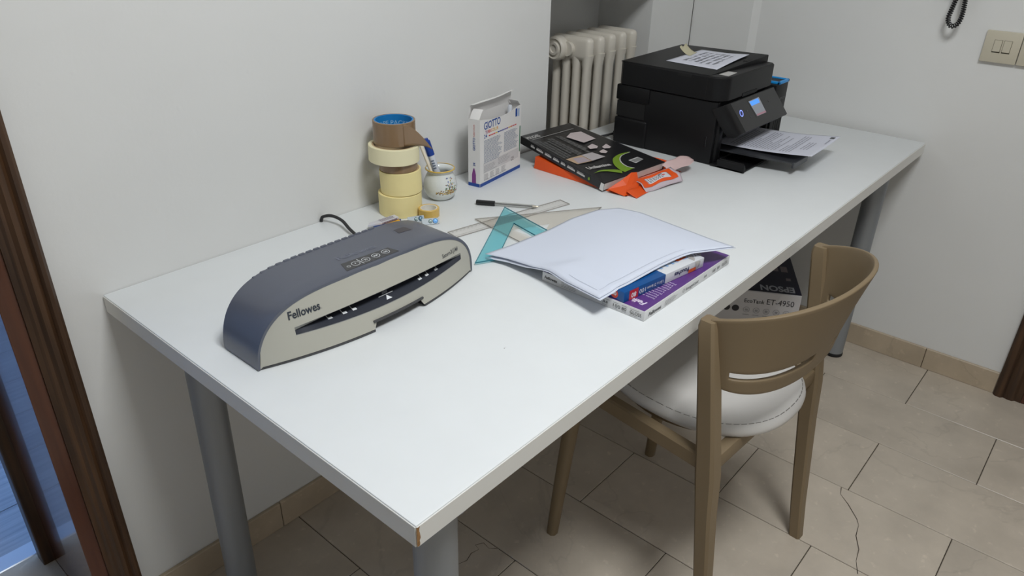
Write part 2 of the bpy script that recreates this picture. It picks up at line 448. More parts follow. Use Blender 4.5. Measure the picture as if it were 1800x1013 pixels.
# ceiling lamp (square recessed panel)
lamp = thing('ceiling_lamp', 'square white ceiling panel lamp above the room', 'lamp', (LAMP[0], LAMP[1], CEIL))
mb = MB()
for a, b in (((-0.32, -0.32), (0.32, -0.30)), ((-0.32, 0.30), (0.32, 0.32)), ((-0.32, -0.30), (-0.30, 0.30)), ((0.30, -0.30), (0.32, 0.30))):
    mb.rbox((a[0], a[1], -0.05), (b[0], b[1], 0.0), 0.003, 1)
build('frame', mb, mat('white_metal', (230, 230, 230), 0.4), lamp)
build('diffuser', MB().box((-0.30, -0.30, -0.03), (0.30, 0.30, -0.002)), mat('lamp_diffuser', (255, 252, 245), 0.6, emit=(246, 251, 255), estr=4.0), lamp)
ld = bpy.data.lights.new('lamp_light', 'AREA'); ld.shape = 'SQUARE'; ld.size = 0.58; ld.energy = LAMP_POWER; ld.color = (0.955, 0.978, 0.985)
lo = bpy.data.objects.new('lamp_light', ld); COL.objects.link(lo); lo.parent = lamp; lo.location = (0, 0, -0.055)

# ================================================================== RADIATOR
M_RAD = mat('cream_radiator_enamel', (214, 208, 196), 0.35, var=0.03, vscale=5)
rad = thing('radiator', 'cream cast-iron column radiator in the wall niche', 'radiator', (1.57, 0.085, 0.10))
rm = None
def rad_section():
    mb = MB()
    zt = 1.005 - 0.10; zb = 0.04
    for yc in (0.0275, 0.0645, 0.1015, 0.1385):
        y = yc - 0.085
        secs = []
        for z, rx, ry in ((zb-0.01, 0.0150, 0.0115), (0.10, 0.0150, 0.0115), (zt-0.09, 0.0150, 0.0115), (zt-0.05, 0.0165, 0.019)):
            secs.append([Vector((rx*math.cos(a)*(abs(math.cos(a))**-0.25 if abs(math.cos(a)) > 1e-3 else 1), y+ry*math.sin(a), z)) for a in [2*pi*i/14 for i in range(14)]])
        mb.loft(secs)
    # headers: rounded slabs across all columns
    for z0, z1 in ((zt-0.068, zt), (zb-0.04, zb+0.025)):
        mb.rbox((-0.0168, 0.012-0.085, z0), (0.0168, 0.156-0.085, z1), 0.015, 3)
    mb.lathe([(0.021, -0.0295), (0.021, 0.0295)], 16, mtx=Matrix.Translation((0, 0, zt-0.036)) @ Matrix.Rotation(pi/2, 4, 'Y'))
    mb.lathe([(0.021, -0.0295), (0.021, 0.0295)], 16, mtx=Matrix.Translation((0, 0, zb)) @ Matrix.Rotation(pi/2, 4, 'Y'))
    return mb
for i in range(5):
    if rm is None:
        o = build('section', rad_section(), M_RAD, rad, smooth=40); rm = o.data
    else:
        o = bpy.data.objects.new('section', rm); COL.objects.link(o); o.parent = rad
    o.location = (1.4535 + 0.058*i - 1.57, 0, 0)
mb = MB().lathe([(0, 0.010), (0.010, 0.010), (0.012, 0.014), (0.018, 0.014), (0.020, 0.008), (0.026, 0.008), (0.029, 0.012), (0.033, 0.010), (0.036, 0.004), (0.036, -0.016), (0.030, -0.022)], 32,
               mtx=Matrix.Translation((1.416-1.57, 0.118-0.085, 0.868)) @ Matrix.Rotation(-pi/2, 4, 'Y'))
build('end_plug', mb, M_RAD, rad, smooth=40)
for x in (1.4535, 1.6855):
    for y in (0.0275, 0.1385): build('foot', MB().rbox((x-1.57-0.012, y-0.085-0.012, -0.10), (x-1.57+0.012, y-0.085+0.012, 0.01), 0.003), M_RAD, rad)

# ================================================================== TABLE
L, WD, TH = 2.0587, 0.80, 0.034
tb = thing('table', 'long white laminate table with round grey steel legs against the wall', 'table', (1.03, -0.40, 0))
build('tabletop', MB().rbox((0, -WD, T-TH), (L, -0.001, T), 0.0022, 2), M_TABLE, tb, smooth=35, world=True)
mb = MB()
mb.rbox((0.0008, -WD-0.0011, T-TH+0.001), (L-0.0008, -WD+0.001, T-0.0022), 0.0005, 1)
build('edge_band', mb, M_EDGE, tb, world=True)
mb = MB()
mb.rbox((-0.0011, -WD+0.0008, T-TH+0.001), (0.001, -0.002, T-0.0022), 0.0005, 1)
build('edge_band', mb, M_EDGE, tb, world=True)
# worn corner, chipboard showing
rr = random.Random(4); v = []; f = []
for i in range(9):
    z = T-TH+0.003 + (TH-0.005)*i/8; a = 0.0032+rr.random()*0.0020; b = 0.0006+rr.random()*0.0008
    v += [(b*0.2-0.0006, -WD-0.0014+0.0003, z), (a, -WD-0.0016, z), (a*0.5, -WD-0.0020, z)]
for i in range(8):
    f += [(3*i, 3*i+2, 3*i+5, 3*i+3), (3*i+2, 3*i+1, 3*i+4, 3*i+5)]
build('worn_corner', MB().add(v, f), M_CHIP, tb, world=True)
legs = [((0.0935, -0.12), (0.083, -0.12)), ((0.078, -0.745), (0.078, -0.745)), ((1.962, -0.72), (1.962, -0.72)), ((1.962, -0.12), (1.962, -0.12))]
for (tx, ty), (bx_, by) in legs:
    lean = Vector((bx_-tx, by-ty, 0))
    mb = MB()
    H = T-TH
    secs = []
    for q in (0.012, 0.02, H-0.012, H):
        c = Vector((tx, ty, 0)) + lean*(1-q/H)
        secs.append([Vector((c.x+0.03*math.cos(a), c.y+0.03*math.sin(a), q)) for a in [2*pi*i/32 for i in range(32)]])
    mb.loft(secs)
    lg = build('leg', mb, M_LEG, tb, smooth=40, world=True)
    c0 = Vector((tx, ty, 0)) + lean
    build('foot_cap', MB().lathe([(0.028, 0), (0.031, 0.002), (0.031, 0.011), (0.030, 0.013)], 32, (c0.x, c0.y, 0)), M_BLACK, lg, smooth=30, world=True)
    build('mounting_plate', MB().lathe([(0.052, -0.006), (0.052, 0.0)], 32, (tx, ty, H)), M_LEG, lg, smooth=30, world=True)
# specks and a nick on the white surface
for x, y, r in ((0.345, -0.628, 0.0011), (0.349, -0.6275, 0.0006)):
    build('speck', MB().add([(x+r*math.cos(a), y+0.6*r*math.sin(a), T+0.0002) for a in [2*pi*i/8 for i in range(8)]], [tuple(range(8))]), mat('speck_dark', (60, 52, 46), 0.8), tb, world=True)

# ================================================================== CHAIR
M_CHAIR = mat('taupe_moulded_plastic', (128, 111, 86), 0.48, spec=0.35, bump=0.02, bscale=900)
M_SEAT = mat('off_white_vinyl', (206, 203, 199), 0.55, bump=0.05, bscale=700)
ch = thing('chair', 'taupe plastic chair with curved slotted back and round off-white cushion', 'chair', (0.868, -0.728, 0), math.radians(-3.5))
def octa(c, wx, wy, ch_=0.3, az=0.0):
    pts = []
    for a, b in ((1, -1+ch_), (1, 1-ch_), (1-ch_, 1), (-1+ch_, 1), (-1, 1-ch_), (-1, -1+ch_), (-1+ch_, -1), (1-ch_, -1)):
        x, y = a*wx, b*wy
        pts.append(Vector((c[0]+x*math.cos(az)-y*math.sin(az), c[1]+x*math.sin(az)+y*math.cos(az), c[2])))
    return pts
HB = 0.2175
for s in (-1, 1):
    secs = [octa((s*0.215, -0.212, 0), 0.0135, 0.0135), octa((s*0.216, -0.197, 0.10), 0.0145, 0.0145), octa((s*0.2165, -0.168, 0.34), 0.017, 0.017),
            octa((s*0.2165, -0.158, 0.43), 0.018, 0.020), octa((s*0.2165, -0.148, 0.50), 0.0165, 0.019), octa((s*0.217, -0.130, 0.62), 0.0165, 0.0175), octa((s*HB, -0.114, 0.728), 0.0165, 0.016), octa((s*HB, -0.113, 0.741), 0.0135, 0.013)]
    build('leg', MB().loft(secs), M_CHAIR, ch, smooth=38)
for s in (-1, 1):
    secs = [octa((s*0.204, 0.211, 0), 0.0125, 0.0125, 0.5), octa((s*0.201, 0.204, 0.10), 0.0135, 0.0135, 0.5), octa((s*0.19, 0.178, 0.42), 0.017, 0.017, 0.5), octa((s*0.189, 0.176, 0.455), 0.017, 0.017, 0.5)]
    build('leg', MB().loft(secs), M_CHAIR, ch, smooth=50)
# curved back with four... two long slots
NT, NS = 64, 22
def back_pt(u, s):
    t = (u-0.5)*pi
    n = 2.25
    ct, st = math.cos(t), math.sin(t)
    e = 2.0/n
    cx = math.copysign(abs(st)**e, st); cy = abs(ct)**e
    zb = 0.612 - 0.014*ct; zt = 0.741 + 0.049*ct**0.8 if ct > 0 else 0.741
    z = zb + (zt-zb)*s
    hx = 0.2175 - 0.012*(1-s); y0 = -0.131 + 0.018*s
    dep = 0.093 + 0.064*s**1.15
    return Vector((hx*cx, y0 - dep*cy, z))
def slot(i, j):
    u = (i+0.5)/NT
    return 4 <= j <= 5 and (0.08 < u < 0.455 or 0.545 < u < 0.92)
bk = build('backrest', MB().grid(back_pt, NT, NS, slot), M_CHAIR, ch, smooth=60, solid=0.0085, offset=0)
md = bk.modifiers.new('bevel', 'BEVEL'); md.width = 0.0018; md.segments = 2; md.limit_method = 'ANGLE'
# seat frame
for s in (-1, 1):
    mb = MB()
    a, b = Vector((s*0.2125, -0.150, 0)), Vector((s*0.190, 0.176, 0)); d = (b-a).normalized(); n = Vector((-d.y, d.x, 0))
    sec = []
    for p in (a, a.lerp(b, .33), a.lerp(b, .66), b):
        sec.append([p+n*0.012+Vector((0,0,0.434)), p+n*0.012+Vector((0,0,0.462)), p+n*0.008+Vector((0,0,0.466)), p-n*0.008+Vector((0,0,0.466)), p-n*0.012+Vector((0,0,0.462)), p-n*0.012+Vector((0,0,0.434)), p-n*0.008+Vector((0,0,0.430)), p+n*0.008+Vector((0,0,0.430))])
    mb.loft(sec)
    build('side_rail', mb, M_CHAIR, ch, smooth=40)
for yb, hx in ((-0.155, 0.212), (0.176, 0.190)):
    build('cross_rail', MB().rbox((-hx, yb-0.012, 0.430), (hx, yb+0.012, 0.466), 0.004, 2), M_CHAIR, ch, smooth=40)
build('seat_pan', MB().lathe([(0, 0.452), (0.165, 0.452), (0.178, 0.458), (0.178, 0.466), (0, 0.466)], 48, (0, -0.01, 0)), M_CHAIR, ch, smooth=40)
# cushion
def cush(r, z):
    out = []
    for i in range(72):
        a = 2*pi*i/72; c, s_ = math.cos(a), math.sin(a)
        e = 2/2.3
        out.append(Vector((0.186*r*math.copysign(abs(c)**e, c), -0.008 + 0.203*r*math.copysign(abs(s_)**e, s_), z)))
    return out
mb = MB(); mb.loft([cush(0.93, 0.4655), cush(0.975, 0.4665), cush(0.997, 0.472), cush(1.0, 0.480), cush(0.985, 0.489), cush(0.962, 0.4935), cush(0.952, 0.4930), cush(0.94, 0.4950), cush(0.80, 0.500), cush(0.5, 0.5035), cush(0.02, 0.5045)])
cu = build('cushion', mb, M_SEAT, ch, smooth=50)
mb = MB(); q = cush(0.958, 0.4935)
for i in range(0, 72):
    a, b = q[i], q[(i+1) % 72]
    mb.tube([a, a.lerp(b, 0.72)], 0.0008, 5)
build('stitching', mb, mat('grey_thread', (120, 116, 112), 0.8), cu)

# ================================================================== LAMINATOR
LX, LA, LH = 0.2782, 0.2275, 0.1015
YB, YF0, BUL = -0.311, -0.405, 0.042
def yf(x, z=0.0): return YF0 - BUL*(1-0.80*min(1, max(0, z)/LH))*max(0, 1-((x-LX)/LA)**2)
def yb(x): return YB + 0.010*max(0, 1-((x-LX)/LA)**4)
def zarch(x, a=LA, h=LH):
    u = min(1.0, abs(x-LX)/a); return h*max(0.0, 1-u**5)**(1/2.2)
M_SHELL = mat('slate_blue_plastic', (84, 88, 100), 0.3, spec=0.55, coat=0.15)
M_FRONT = mat('warm_grey_plastic', (178, 176, 165), 0.42, spec=0.45)
M_DKTRAY = mat('dark_slate_plastic', (50, 53, 62), 0.38)
M_PRINTW = mat('white_print', (235, 238, 240), 0.6)
M_PRINTD = mat('dark_print', (44, 50, 60), 0.6)
lam = thing('laminator', 'slate and grey A4 laminating machine with an arched body', 'laminator', (LX, -0.36, T))
def arch_pts(n=56):
    pts = []
    for i in range(n+1):
        th = pi - pi*i/n
        c, s_ = math.cos(th), math.sin(th)
        u = math.copysign(abs(c)**(2/5.0), c); z = LH*(max(0, 1-abs(u)**5))**(1/2.2)
        pts.append((LX+LA*u, z))
    return pts
ap = arch_pts()
# shell: band from the rear to the front rim
mb = MB()
rows = []
for k_, yv in enumerate((0.0, 0.25, 0.5, 0.75, 0.97, 1.0)):
    rows.append([Vector((x, yb(x) + (yf(x, z) - yb(x))*yv, T+0.002+z*(1.0 if yv < 0.99 else 0.985))) for x, z in ap])
mb.loft(rows, cap=False, closed=False)
# rim turned in
inner = [Vector((LX+(r.x-LX)*0.9835, yf(r.x, r.z-T-0.002), T+0.002+(r.z-T-0.002)*0.955)) for r in rows[-1]]
inner2 = [p + Vector((0, 0.004, 0)) for p in inner]
mb.loft([rows[-1], inner, inner2], cap=False, closed=False)
# back plate and underside
mb.add(rows[0], [tuple(range(len(ap)))])
base = [Vector((x, YB, T+0.002)) for x, z in ap] + [Vector((x, yf(x)+0.004, T+0.002)) for x, z in ap][::-1]
sh = build('shell', mb, M_SHELL, lam, smooth=35, world=True)
# front face with feed slot and cut-out
def slot_z(x):
    u = (x-0.2905)/0.178
    if abs(u) >= 1: return None
    q = 1-u*u
    return (0.0395-0.0060*q, 0.0512+0.0045*q)
def cut_z(x):
    a = 0.2400; b = 0.3500
    if x < a or x > b: return 0.0035
    return 0.0035 + 0.0135*min(1, (x-a)/0.008, (b-x)/0.008)
xs = sorted(set([round(LX-LA*0.985+LA*1.97*i/110, 5) for i in range(111)] + [0.1126, 0.4684, 0.24, 0.248, 0.342, 0.35]))
low, tray, upper, tray_edge, lipv = MB(), MB(), MB(), MB(), MB()
def P3(x, z, d=0.0): return Vector((x, yf(x, z)+0.0015+d, T+0.002+z))
def ztop(x): return zarch(x, LA*0.9835, LH)*0.955
for a, b in zip(xs[:-1], xs[1:]):
    sa, sb = slot_z(a+1e-6), slot_z(b-1e-6)
    za, zb = ztop(a), ztop(b)
    ca, cb = min(cut_z(a), za), min(cut_z(b), zb)
    if sa and sb:
        for q0, q1_, r0, r1 in ((ca, sa[0], cb, sb[0]), (sa[1], za, sb[1], zb)):
            for n0 in range(4):
                t0, t1 = n0/4, (n0+1)/4
                low.quad(P3(a, q0+(q1_-q0)*t0), P3(b, r0+(r1-r0)*t0), P3(b, r0+(r1-r0)*t1), P3(a, q0+(q1_-q0)*t1))
        def dep(x): return 0.024*min(1, max(0, min((x-0.1126)/0.055, (0.4684-x)/0.055)))
        da, db = dep(a), dep(b)
        ma, mbz = sa[0]+0.60*(sa[1]-sa[0]), sb[0]+0.60*(sb[1]-sb[0])
        tray.quad(P3(a, sa[0], 0.0008), P3(b, sb[0], 0.0008), P3(b, mbz, db+0.001), P3(a, ma, da+0.001))
        upper.quad(P3(a, sa[1]), P3(b, sb[1]), P3(b, sb[1]-0.0045, 0.25*db+0.001), P3(a, sa[1]-0.0045, 0.25*da+0.001))
        tray_edge.quad(P3(a, sa[1]-0.0045, 0.25*da+0.001), P3(b, sb[1]-0.0045, 0.25*db+0.001), P3(b, mbz, db+0.001), P3(a, ma, da+0.001))
        lipv.quad(P3(a, sa[0]-0.0009, -0.0002), P3(b, sb[0]-0.0009, -0.0002), P3(b, sb[0], -0.0002), P3(a, sa[0], -0.0002))
    else:
        low.quad(P3(a, ca), P3(b, cb), P3(b, zb), P3(a, za))
fr = build('front_panel', low, M_FRONT, lam, smooth=35, world=True)
build('slot_hood', upper, mat('grey_slot_bevel', (128, 128, 124), 0.45), fr, smooth=35, world=True)
build('slot_mouth', tray_edge, mat('slot_black', (10, 10, 12), 0.7), fr, world=True)
tr = build('feed_tray', tray, M_DKTRAY, lam, smooth=35, world=True)
build('tray_lip', lipv, mat('grey_lip', (120, 122, 128), 0.4), tr, world=True)
# underside, cut-out ceiling and dark foot line
mb = MB()
fx = [LX-LA*0.985+LA*1.97*i/60 for i in range(61)]
mb.loft([[Vector((x, YB, T+0.0005)), Vector((x, yf(x)+0.0030, T+0.0005)), Vector((x, yf(x)+0.0030, T+0.0045)), Vector((x, YB, T+0.0045))] for x in fx if x < 0.241])
mb.loft([[Vector((x, YB, T+0.0005)), Vector((x, yf(x)+0.0030, T+0.0005)), Vector((x, yf(x)+0.0030, T+0.0045)), Vector((x, YB, T+0.0045))] for x in fx if x > 0.349])
mb.box((0.236, YB+0.002, T+0.0005), (0.354, yf(0.295)+0.04, T+0.017))
mb.loft([[Vector((x, yf(x)+0.0035, T+0.0165)), Vector((x, yf(x)+0.045, T+0.0165)), Vector((x, yf(x)+0.045, T+0.0195)), Vector((x, yf(x)+0.0035, T+0.0195))] for x in [0.24+0.11*i/12 for i in range(13)]])
build('base', mb, mat('graphite_base', (70, 70, 72), 0.6), lam, world=True)
# touch panel on the top
def top_pt(x, y, e=0.0): return Vector((x, y, T+0.002+zarch(x)+e))
def quad_bi(c, nu=16, nv=6, e=0.0004):
    def fn(u, v):
        p = (1-v)*((1-u)*Vector(c[0])+u*Vector(c[1])) + v*((1-u)*Vector(c[3])+u*Vector(c[2]))
        return top_pt(p.x, p.y, e)
    return MB().grid(fn, nu, nv)
pc = [(0.2225, -0.4055), (0.3285, -0.4085), (0.3235, -0.3845), (0.2315, -0.3785)]
cp = build('control_panel', quad_bi(pc), mat('charcoal_gloss', (58, 58, 60), 0.25), lam, smooth=40, world=True)
mb = MB(); mt = MB()
def top_ring(cx, cy, r, wd):
    v = []; f = []
    for i in range(22):
        a = 2*pi*i/22
        for q in (r, r-wd): v.append(top_pt(cx+q*math.cos(a), cy+q*math.sin(a), 0.0007))
    for i in range(22):
        j = (i+1) % 22; f.append((2*i, 2*j, 2*j+1, 2*i+1))
    mb.add(v, f)
top_ring(0.2345, -0.395, 0.0032, 0.0006)
for i, t_ in enumerate(('*', '75', '100', '125')):
    cx, cy = 0.2487+0.0205*i, -0.3945
    top_ring(cx, cy, 0.0072, 0.0007)
    put_text(mt, t_, 0.0042, (0, 0, 0), (1, 0, 0), (0, 1, 0), align='C', bold=0.02, fn=lambda a, b, cx=cx, cy=cy: top_pt(cx+a, cy-0.002+b, 0.0007))
build('button_ring', mb, M_PRINTW, cp, world=True)
build('button_lettering', mt, M_PRINTW, cp, world=True)
mb = MB(); mb.add([top_pt(0.2585+0.0005*s_, y_, 0.0007) for s_, y_ in ((-1, -0.404), (1, -0.404), (1, -0.384), (-1, -0.384))], [(0,1,2,3)])
build('divider_line', mb, M_PRINTW, cp, world=True)
mb = MB(); put_text(mb, 'Fellowes', 0.012, (0,0,0), (1,0,0), (0,1,0), width=0.074, bold=0.02, fn=lambda a, b: top_pt(0.238+a, -0.3655+b-0.06*a, 0.0004))
build('raised_lettering', mb, mat('slate_raised', (104, 108, 122), 0.25), sh, world=True)
# vent ribs on the rear edge
mb = MB()
for i in range(17):
    x = 0.118 + 0.0145*i
    mb.rbox((x, yb(x)-0.004, T+zarch(x)-0.012), (x+0.0115, yb(x)+0.0015, T+zarch(x)+0.0036), 0.0012, 1)
build('vent_rib', mb, M_SHELL, sh, world=True)
mb = MB()
mb.grid(lambda u, v: top_pt(0.377+0.030*u+0.006*v*(0.5-u), -0.352+0.018*v, 0.0004), 6, 3)
build('dark_badge', mb, mat('badge_charcoal', (66, 64, 70), 0.3), sh, world=True)
# print on the front
def front_fn(x0, z0, slope=0.0): return lambda a, b: Vector((x0+a, yf(x0+a, z0+b)+0.0009, T+0.002+z0+b+slope*a))
mb = MB(); put_text(mb, 'Fellowes', 0.0125, (0,0,0), (1,0,0), (0,0,1), width=0.0525, bold=0.022, fn=front_fn(0.1065, 0.0655))
put_text(mb, '.', 0.006, (0,0,0), (1,0,0), (0,0,1), fn=front_fn(0.1605, 0.0655))
build('lettering', mb, M_PRINTD, fr, world=True)
mb = MB(); put_text(mb, 'Saturn3i', 0.0075, (0,0,0), (1,0,0), (0,0,1), width=0.0285, fn=front_fn(0.4175, 0.0595))
put_text(mb, '|', 0.0085, (0,0,0), (1,0,0), (0,0,1), fn=front_fn(0.4485, 0.0595))
put_text(mb, 'A4', 0.0075, (0,0,0), (1,0,0), (0,0,1), width=0.0095, bold=0.03, fn=front_fn(0.4515, 0.0595))
build('lettering', mb, M_PRINTD, fr, world=True)
# guide marks on the tray
def tray_pt(x, t):
    s_ = slot_z(x); d = 0.024*min(1, max(0, min((x-0.1126)/0.055, (0.4684-x)/0.055)))
    z = s_[0] + t*0.60*(s_[1]-s_[0]); return Vector((x, yf(x, z)+0.0015+0.0008+t*d-0.0003, T+0.002+z+0.0008))
def tmark(*qs):
    mb = MB()
    for x0, t0, x1, t1 in qs: mb.quad(tray_pt(x0, t0), tray_pt(x1, t0), tray_pt(x1, t1), tray_pt(x0, t1))
    build('guide_mark', mb, M_PRINTW, tr, world=True)
for x in (0.172, 0.198, 0.216): tmark((x, 0.35, x+0.0012, 0.75), (x+0.0012, 0.35, x+0.0075, 0.50))
for x in (0.365, 0.383, 0.408): tmark((x, 0.35, x+0.0012, 0.75), (x-0.0065, 0.35, x, 0.50))
tmark((0.270, 0.50, 0.300, 0.54))
build('guide_arrow', MB().add([tray_pt(0.279, 0.18), tray_pt(0.291, 0.18), tray_pt(0.285, 0.47)], [(0,1,2)]), M_PRINTW, tr, world=True)
mb = MB().add([tray_pt(0.279, 0.60), tray_pt(0.290, 0.60), tray_pt(0.294, 0.80), tray_pt(0.283, 0.80)], [(0,1,2,3)])
build('guide_sheet_icon', mb, mat('pale_guide_print', (150, 154, 162), 0.6), tr, world=True)
# power cable, up and over the rear edge of the table
def cr(pts, n=8):
    out = []; P = [Vector(p) for p in pts]; P = [2*P[0]-P[1]] + P + [2*P[-1]-P[-2]]
    for i in range(1, len(P)-2):
        for k_ in range(n):
            t = k_/n; a, b, c, d = P[i-1], P[i], P[i+1], P[i+2]
            out.append(0.5*((2*b)+(c-a)*t+(2*a-5*b+4*c-d)*t*t+(3*b-a-3*c+d)*t**3))
    out.append(P[-2]); return out
cable = cr([(0.432, YB+0.004, T+0.012), (0.435, -0.262, T+0.010), (0.446, -0.165, T+0.006), (0.457, -0.105, T+0.010), (0.468, -0.062, T+0.016), (0.466, -0.030, T+0.018), (0.4590, -0.0095, T+0.0125), (0.4565, -0.0055, T+0.0060), (0.4560, -0.0045, T+0.0008)])
build('power_cable', MB().tube(cable, 0.0034, 10), mat('black_rubber', (40, 40, 42), 0.6), lam, smooth=60, world=True)

# ================================================================== TAPE ROLLS
M_MASK = mat('cream_masking_tape', (238, 222, 160), 0.55, var=0.02, vscale=30)
M_MASKP = mat('pale_masking_tape', (236, 228, 190), 0.55, var=0.02, vscale=30)
M_BROWN = mat('brown_packing_tape', (138, 112, 84), 0.22, spec=0.6, var=0.04, vscale=25)
M_CORE = mat('cardboard_core', (186, 160, 122), 0.8)
M_BLUEC = mat('blue_core_paper', (24, 128, 196), 0.5)
def roll(name, label, c, r, ri, h, m_tape, m_core, tilt=(0, 0), ct=0.004):
    o = thing(name, label, 'tape', c, rot=(tilt[0], tilt[1], 0), group=None)
    build('tape', MB().lathe([(ri+ct, 0.0), (r-0.0008, 0.0), (r, 0.0008), (r, h-0.0008), (r-0.0008, h), (ri+ct, h), (ri+ct, 0)], 64, close=False), m_tape, o, smooth=40)
    build('core', MB().lathe([(ri, 0.0006), (ri+ct, 0.0006), (ri+ct, h-0.0004), (ri, h-0.0004), (ri, 0.0006)], 64, close=False), m_core, o, smooth=40)
    return o
roll('masking_tape_roll', 'wide cream masking tape roll at the bottom of the tape stack', (0.6155, -0.0805, T), 0.0475, 0.038, 0.0485, M_MASK, M_CORE)
roll('masking_tape_roll', 'wide cream masking tape roll, second from the bottom of the tape stack', (0.6185, -0.083, T+0.0495), 0.0452, 0.038, 0.0505, M_MASK, M_CORE, (math.radians(-1.2), math.radians(-0.8)))
roll('packing_tape_roll', 'brown packing tape roll squeezed in the middle of the tape stack', (0.614, -0.082, T+0.101), 0.041, 0.0345, 0.018, M_BROWN, M_CORE, ct=0.003)
roll('masking_tape_roll', 'pale masking tape ring with the widest diameter in the tape stack', (0.610, -0.0735, T+0.1195), 0.0545, 0.043, 0.0345, M_MASKP, M_CORE, (math.radians(0.8), math.radians(1.5)))
o = roll('packing_tape_roll', 'brown packing tape roll with blue core and loose end on top of the stack', (0.6185, -0.069, T+0.156), 0.0455, 0.0385, 0.049, M_BROWN, M_BLUEC, ct=0.0032)
# loose end
ang0 = math.radians(-106)
def tail(u, v):
    # u along the strip away from the roll, v across its height
    c = Vector((0.0458*math.cos(ang0), 0.0458*math.sin(ang0), 0))
    t = Vector((0.960, -0.280, 0)).normalized(); nn = Vector((-0.28, -0.96, 0))
    d = 0.066*u*(1.0-0.98*v)**0.66
    z = 0.0008 + 0.0475*v - 0.016*u**3*(1-v)
    return c + t*d + nn*(0.0004 + 0.9*d*d) + Vector((0, 0, z))
build('loose_end', MB().grid(tail, 14, 8), M_BROWN, o, smooth=60, solid=0.0003)
mb = MB()
for k_ in range(3):
    a0 = math.radians(115 - 55*k_)
    put_text(mb, ('TAPE', 'PACKING', 'TAPE')[k_], 0.010, (0,0,0), (1,0,0), (0,0,1), fn=lambda a, b, a0=a0: Vector((0.0383*math.cos(a0-a/0.0383), 0.0383*math.sin(a0-a/0.0383), 0.026+b)))
build('core_lettering', mb, mat('light_blue_print', (160, 205, 235), 0.6), o)
sm = roll('clear_tape_roll', 'small clear yellow tape roll with white core beside the tape stack', (0.641, -0.1445, T), 0.0232, 0.0165, 0.0185, mat('amber_tape', (214, 178, 96), 0.25, spec=0.6), mat('white_plastic_core', (226, 222, 212), 0.5), ct=0.0022)

# ================================================================== PENCIL POT with marker and stick
cc = Vector((0.7365, -0.083, T))
M_CER = mat('white_glazed_ceramic', (222, 226, 224), 0.18, spec=0.6, var=0.015, vscale=20)
pot = thing('ceramic_pot', 'small white ceramic pot with yellow rim and painted flowers', 'pot', cc)
outp = [(0.0, 0.0005), (0.024, 0.0), (0.0265, 0.002), (0.0335, 0.009), (0.0380, 0.020), (0.0392, 0.031), (0.0372, 0.044), (0.0328, 0.055), (0.0292, 0.061), (0.0285, 0.064), (0.0300, 0.068), (0.0335, 0.071)]
inp = [(0.0328, 0.0718), (0.0295, 0.070), (0.0258, 0.065), (0.0255, 0.060), (0.029, 0.054), (0.033, 0.044), (0.0345, 0.031), (0.033, 0.018), (0.026, 0.008), (0.0, 0.006)]
body = build('body', MB().lathe(outp+inp, 56), M_CER, pot, smooth=60)
build('rim_band', MB().lathe([(0.0318, 0.0690), (0.0342, 0.0703), (0.0346, 0.0720), (0.0335, 0.0732), (0.0318, 0.0728)], 56, close=False), mat('yellow_glaze', (222, 186, 92), 0.25), pot, smooth=60)
def pot_r(z):
    for (r0, z0), (r1, z1) in zip(outp[1:-1], outp[2:]):
        if z0 <= z <= z1: return r0+(r1-r0)*(z-z0)/(z1-z0)
    return 0.03
rr = random.Random(11)
pc_ = {'leaf_green': (96, 128, 84), 'petal_yellow': (206, 170, 72), 'petal_red': (170, 60, 70), 'petal_blue': (96, 110, 170), 'stem_brown': (140, 112, 70)}
for nm, colr in pc_.items():
    mb = MB()
    for i in range({'petal_red': 14, 'petal_blue': 18, 'petal_yellow': 44, 'leaf_green': 46, 'stem_brown': 40}[nm]):
        # spray of flowers rising on the right of the pot as seen from the room, low border to its left
        if nm in ('petal_yellow', 'stem_brown') and rr.random() < 0.6: a = math.radians(rr.uniform(-150, -75)); z = rr.gauss(0.024, 0.0022)
        else:
            a = math.radians(-92 + rr.gauss(0, 13)); z = 0.020 + abs(rr.gauss(0, 0.016)); z = min(z, 0.056)
        s_ = rr.uniform(0.0008, 0.0019); R_ = pot_r(z)+0.0003; t0 = rr.uniform(0, 6)
        v = []
        for q in range(6):
            b_ = t0+2*pi*q/6; zz = z+s_*math.sin(b_); v.append(((pot_r(zz)+0.0003)*math.cos(a+s_*math.cos(b_)/R_), (pot_r(zz)+0.0003)*math.sin(a+s_*math.cos(b_)/R_), zz))
        mb.add(v, [tuple(range(6))])
    build('painted_flowers', mb, mat(nm, colr, 0.3), body)
# marker
def stick_frame(a, b):
    a, b = Vector(a), Vector(b); d = (b-a).normalized()
    return a, d, (b-a).length
def along(mb, a, d, prof, n=20):
    q = d.to_track_quat('Z', 'Y').to_matrix().to_4x4()
    return mb.lathe(prof, n, mtx=Matrix.Translation(a) @ q)
a, d, ln = stick_frame((0.742, -0.088, T+0.012), (0.7155, -0.060, T+0.140))
mk = thing('marker_pen', 'white marker pen with blue cap standing in the flowered pot', 'marker', a)
z3 = Vector((0,0,0))
build('barrel', along(MB(), z3, d, [(0, 0), (0.0075, 0), (0.008, 0.001), (0.008, ln-0.038)]), mat('white_pen_plastic', (214, 218, 226), 0.35), mk, smooth=40)
build('cap', along(MB(), z3, d, [(0.0086, ln-0.040), (0.0088, ln-0.039), (0.0086, ln-0.006), (0.006, ln-0.004), (0.0055, ln), (0, ln)]), mat('marker_blue', (22, 62, 150), 0.35), mk, smooth=40)
q = d.to_track_quat('Z', 'Y')
cdir = Vector((cam.location.x, cam.location.y, 0)) - Vector((a.x, a.y, 0)); cdir = (cdir - d*cdir.dot(d)).normalized(); sdir = d.cross(cdir)
mb = MB()
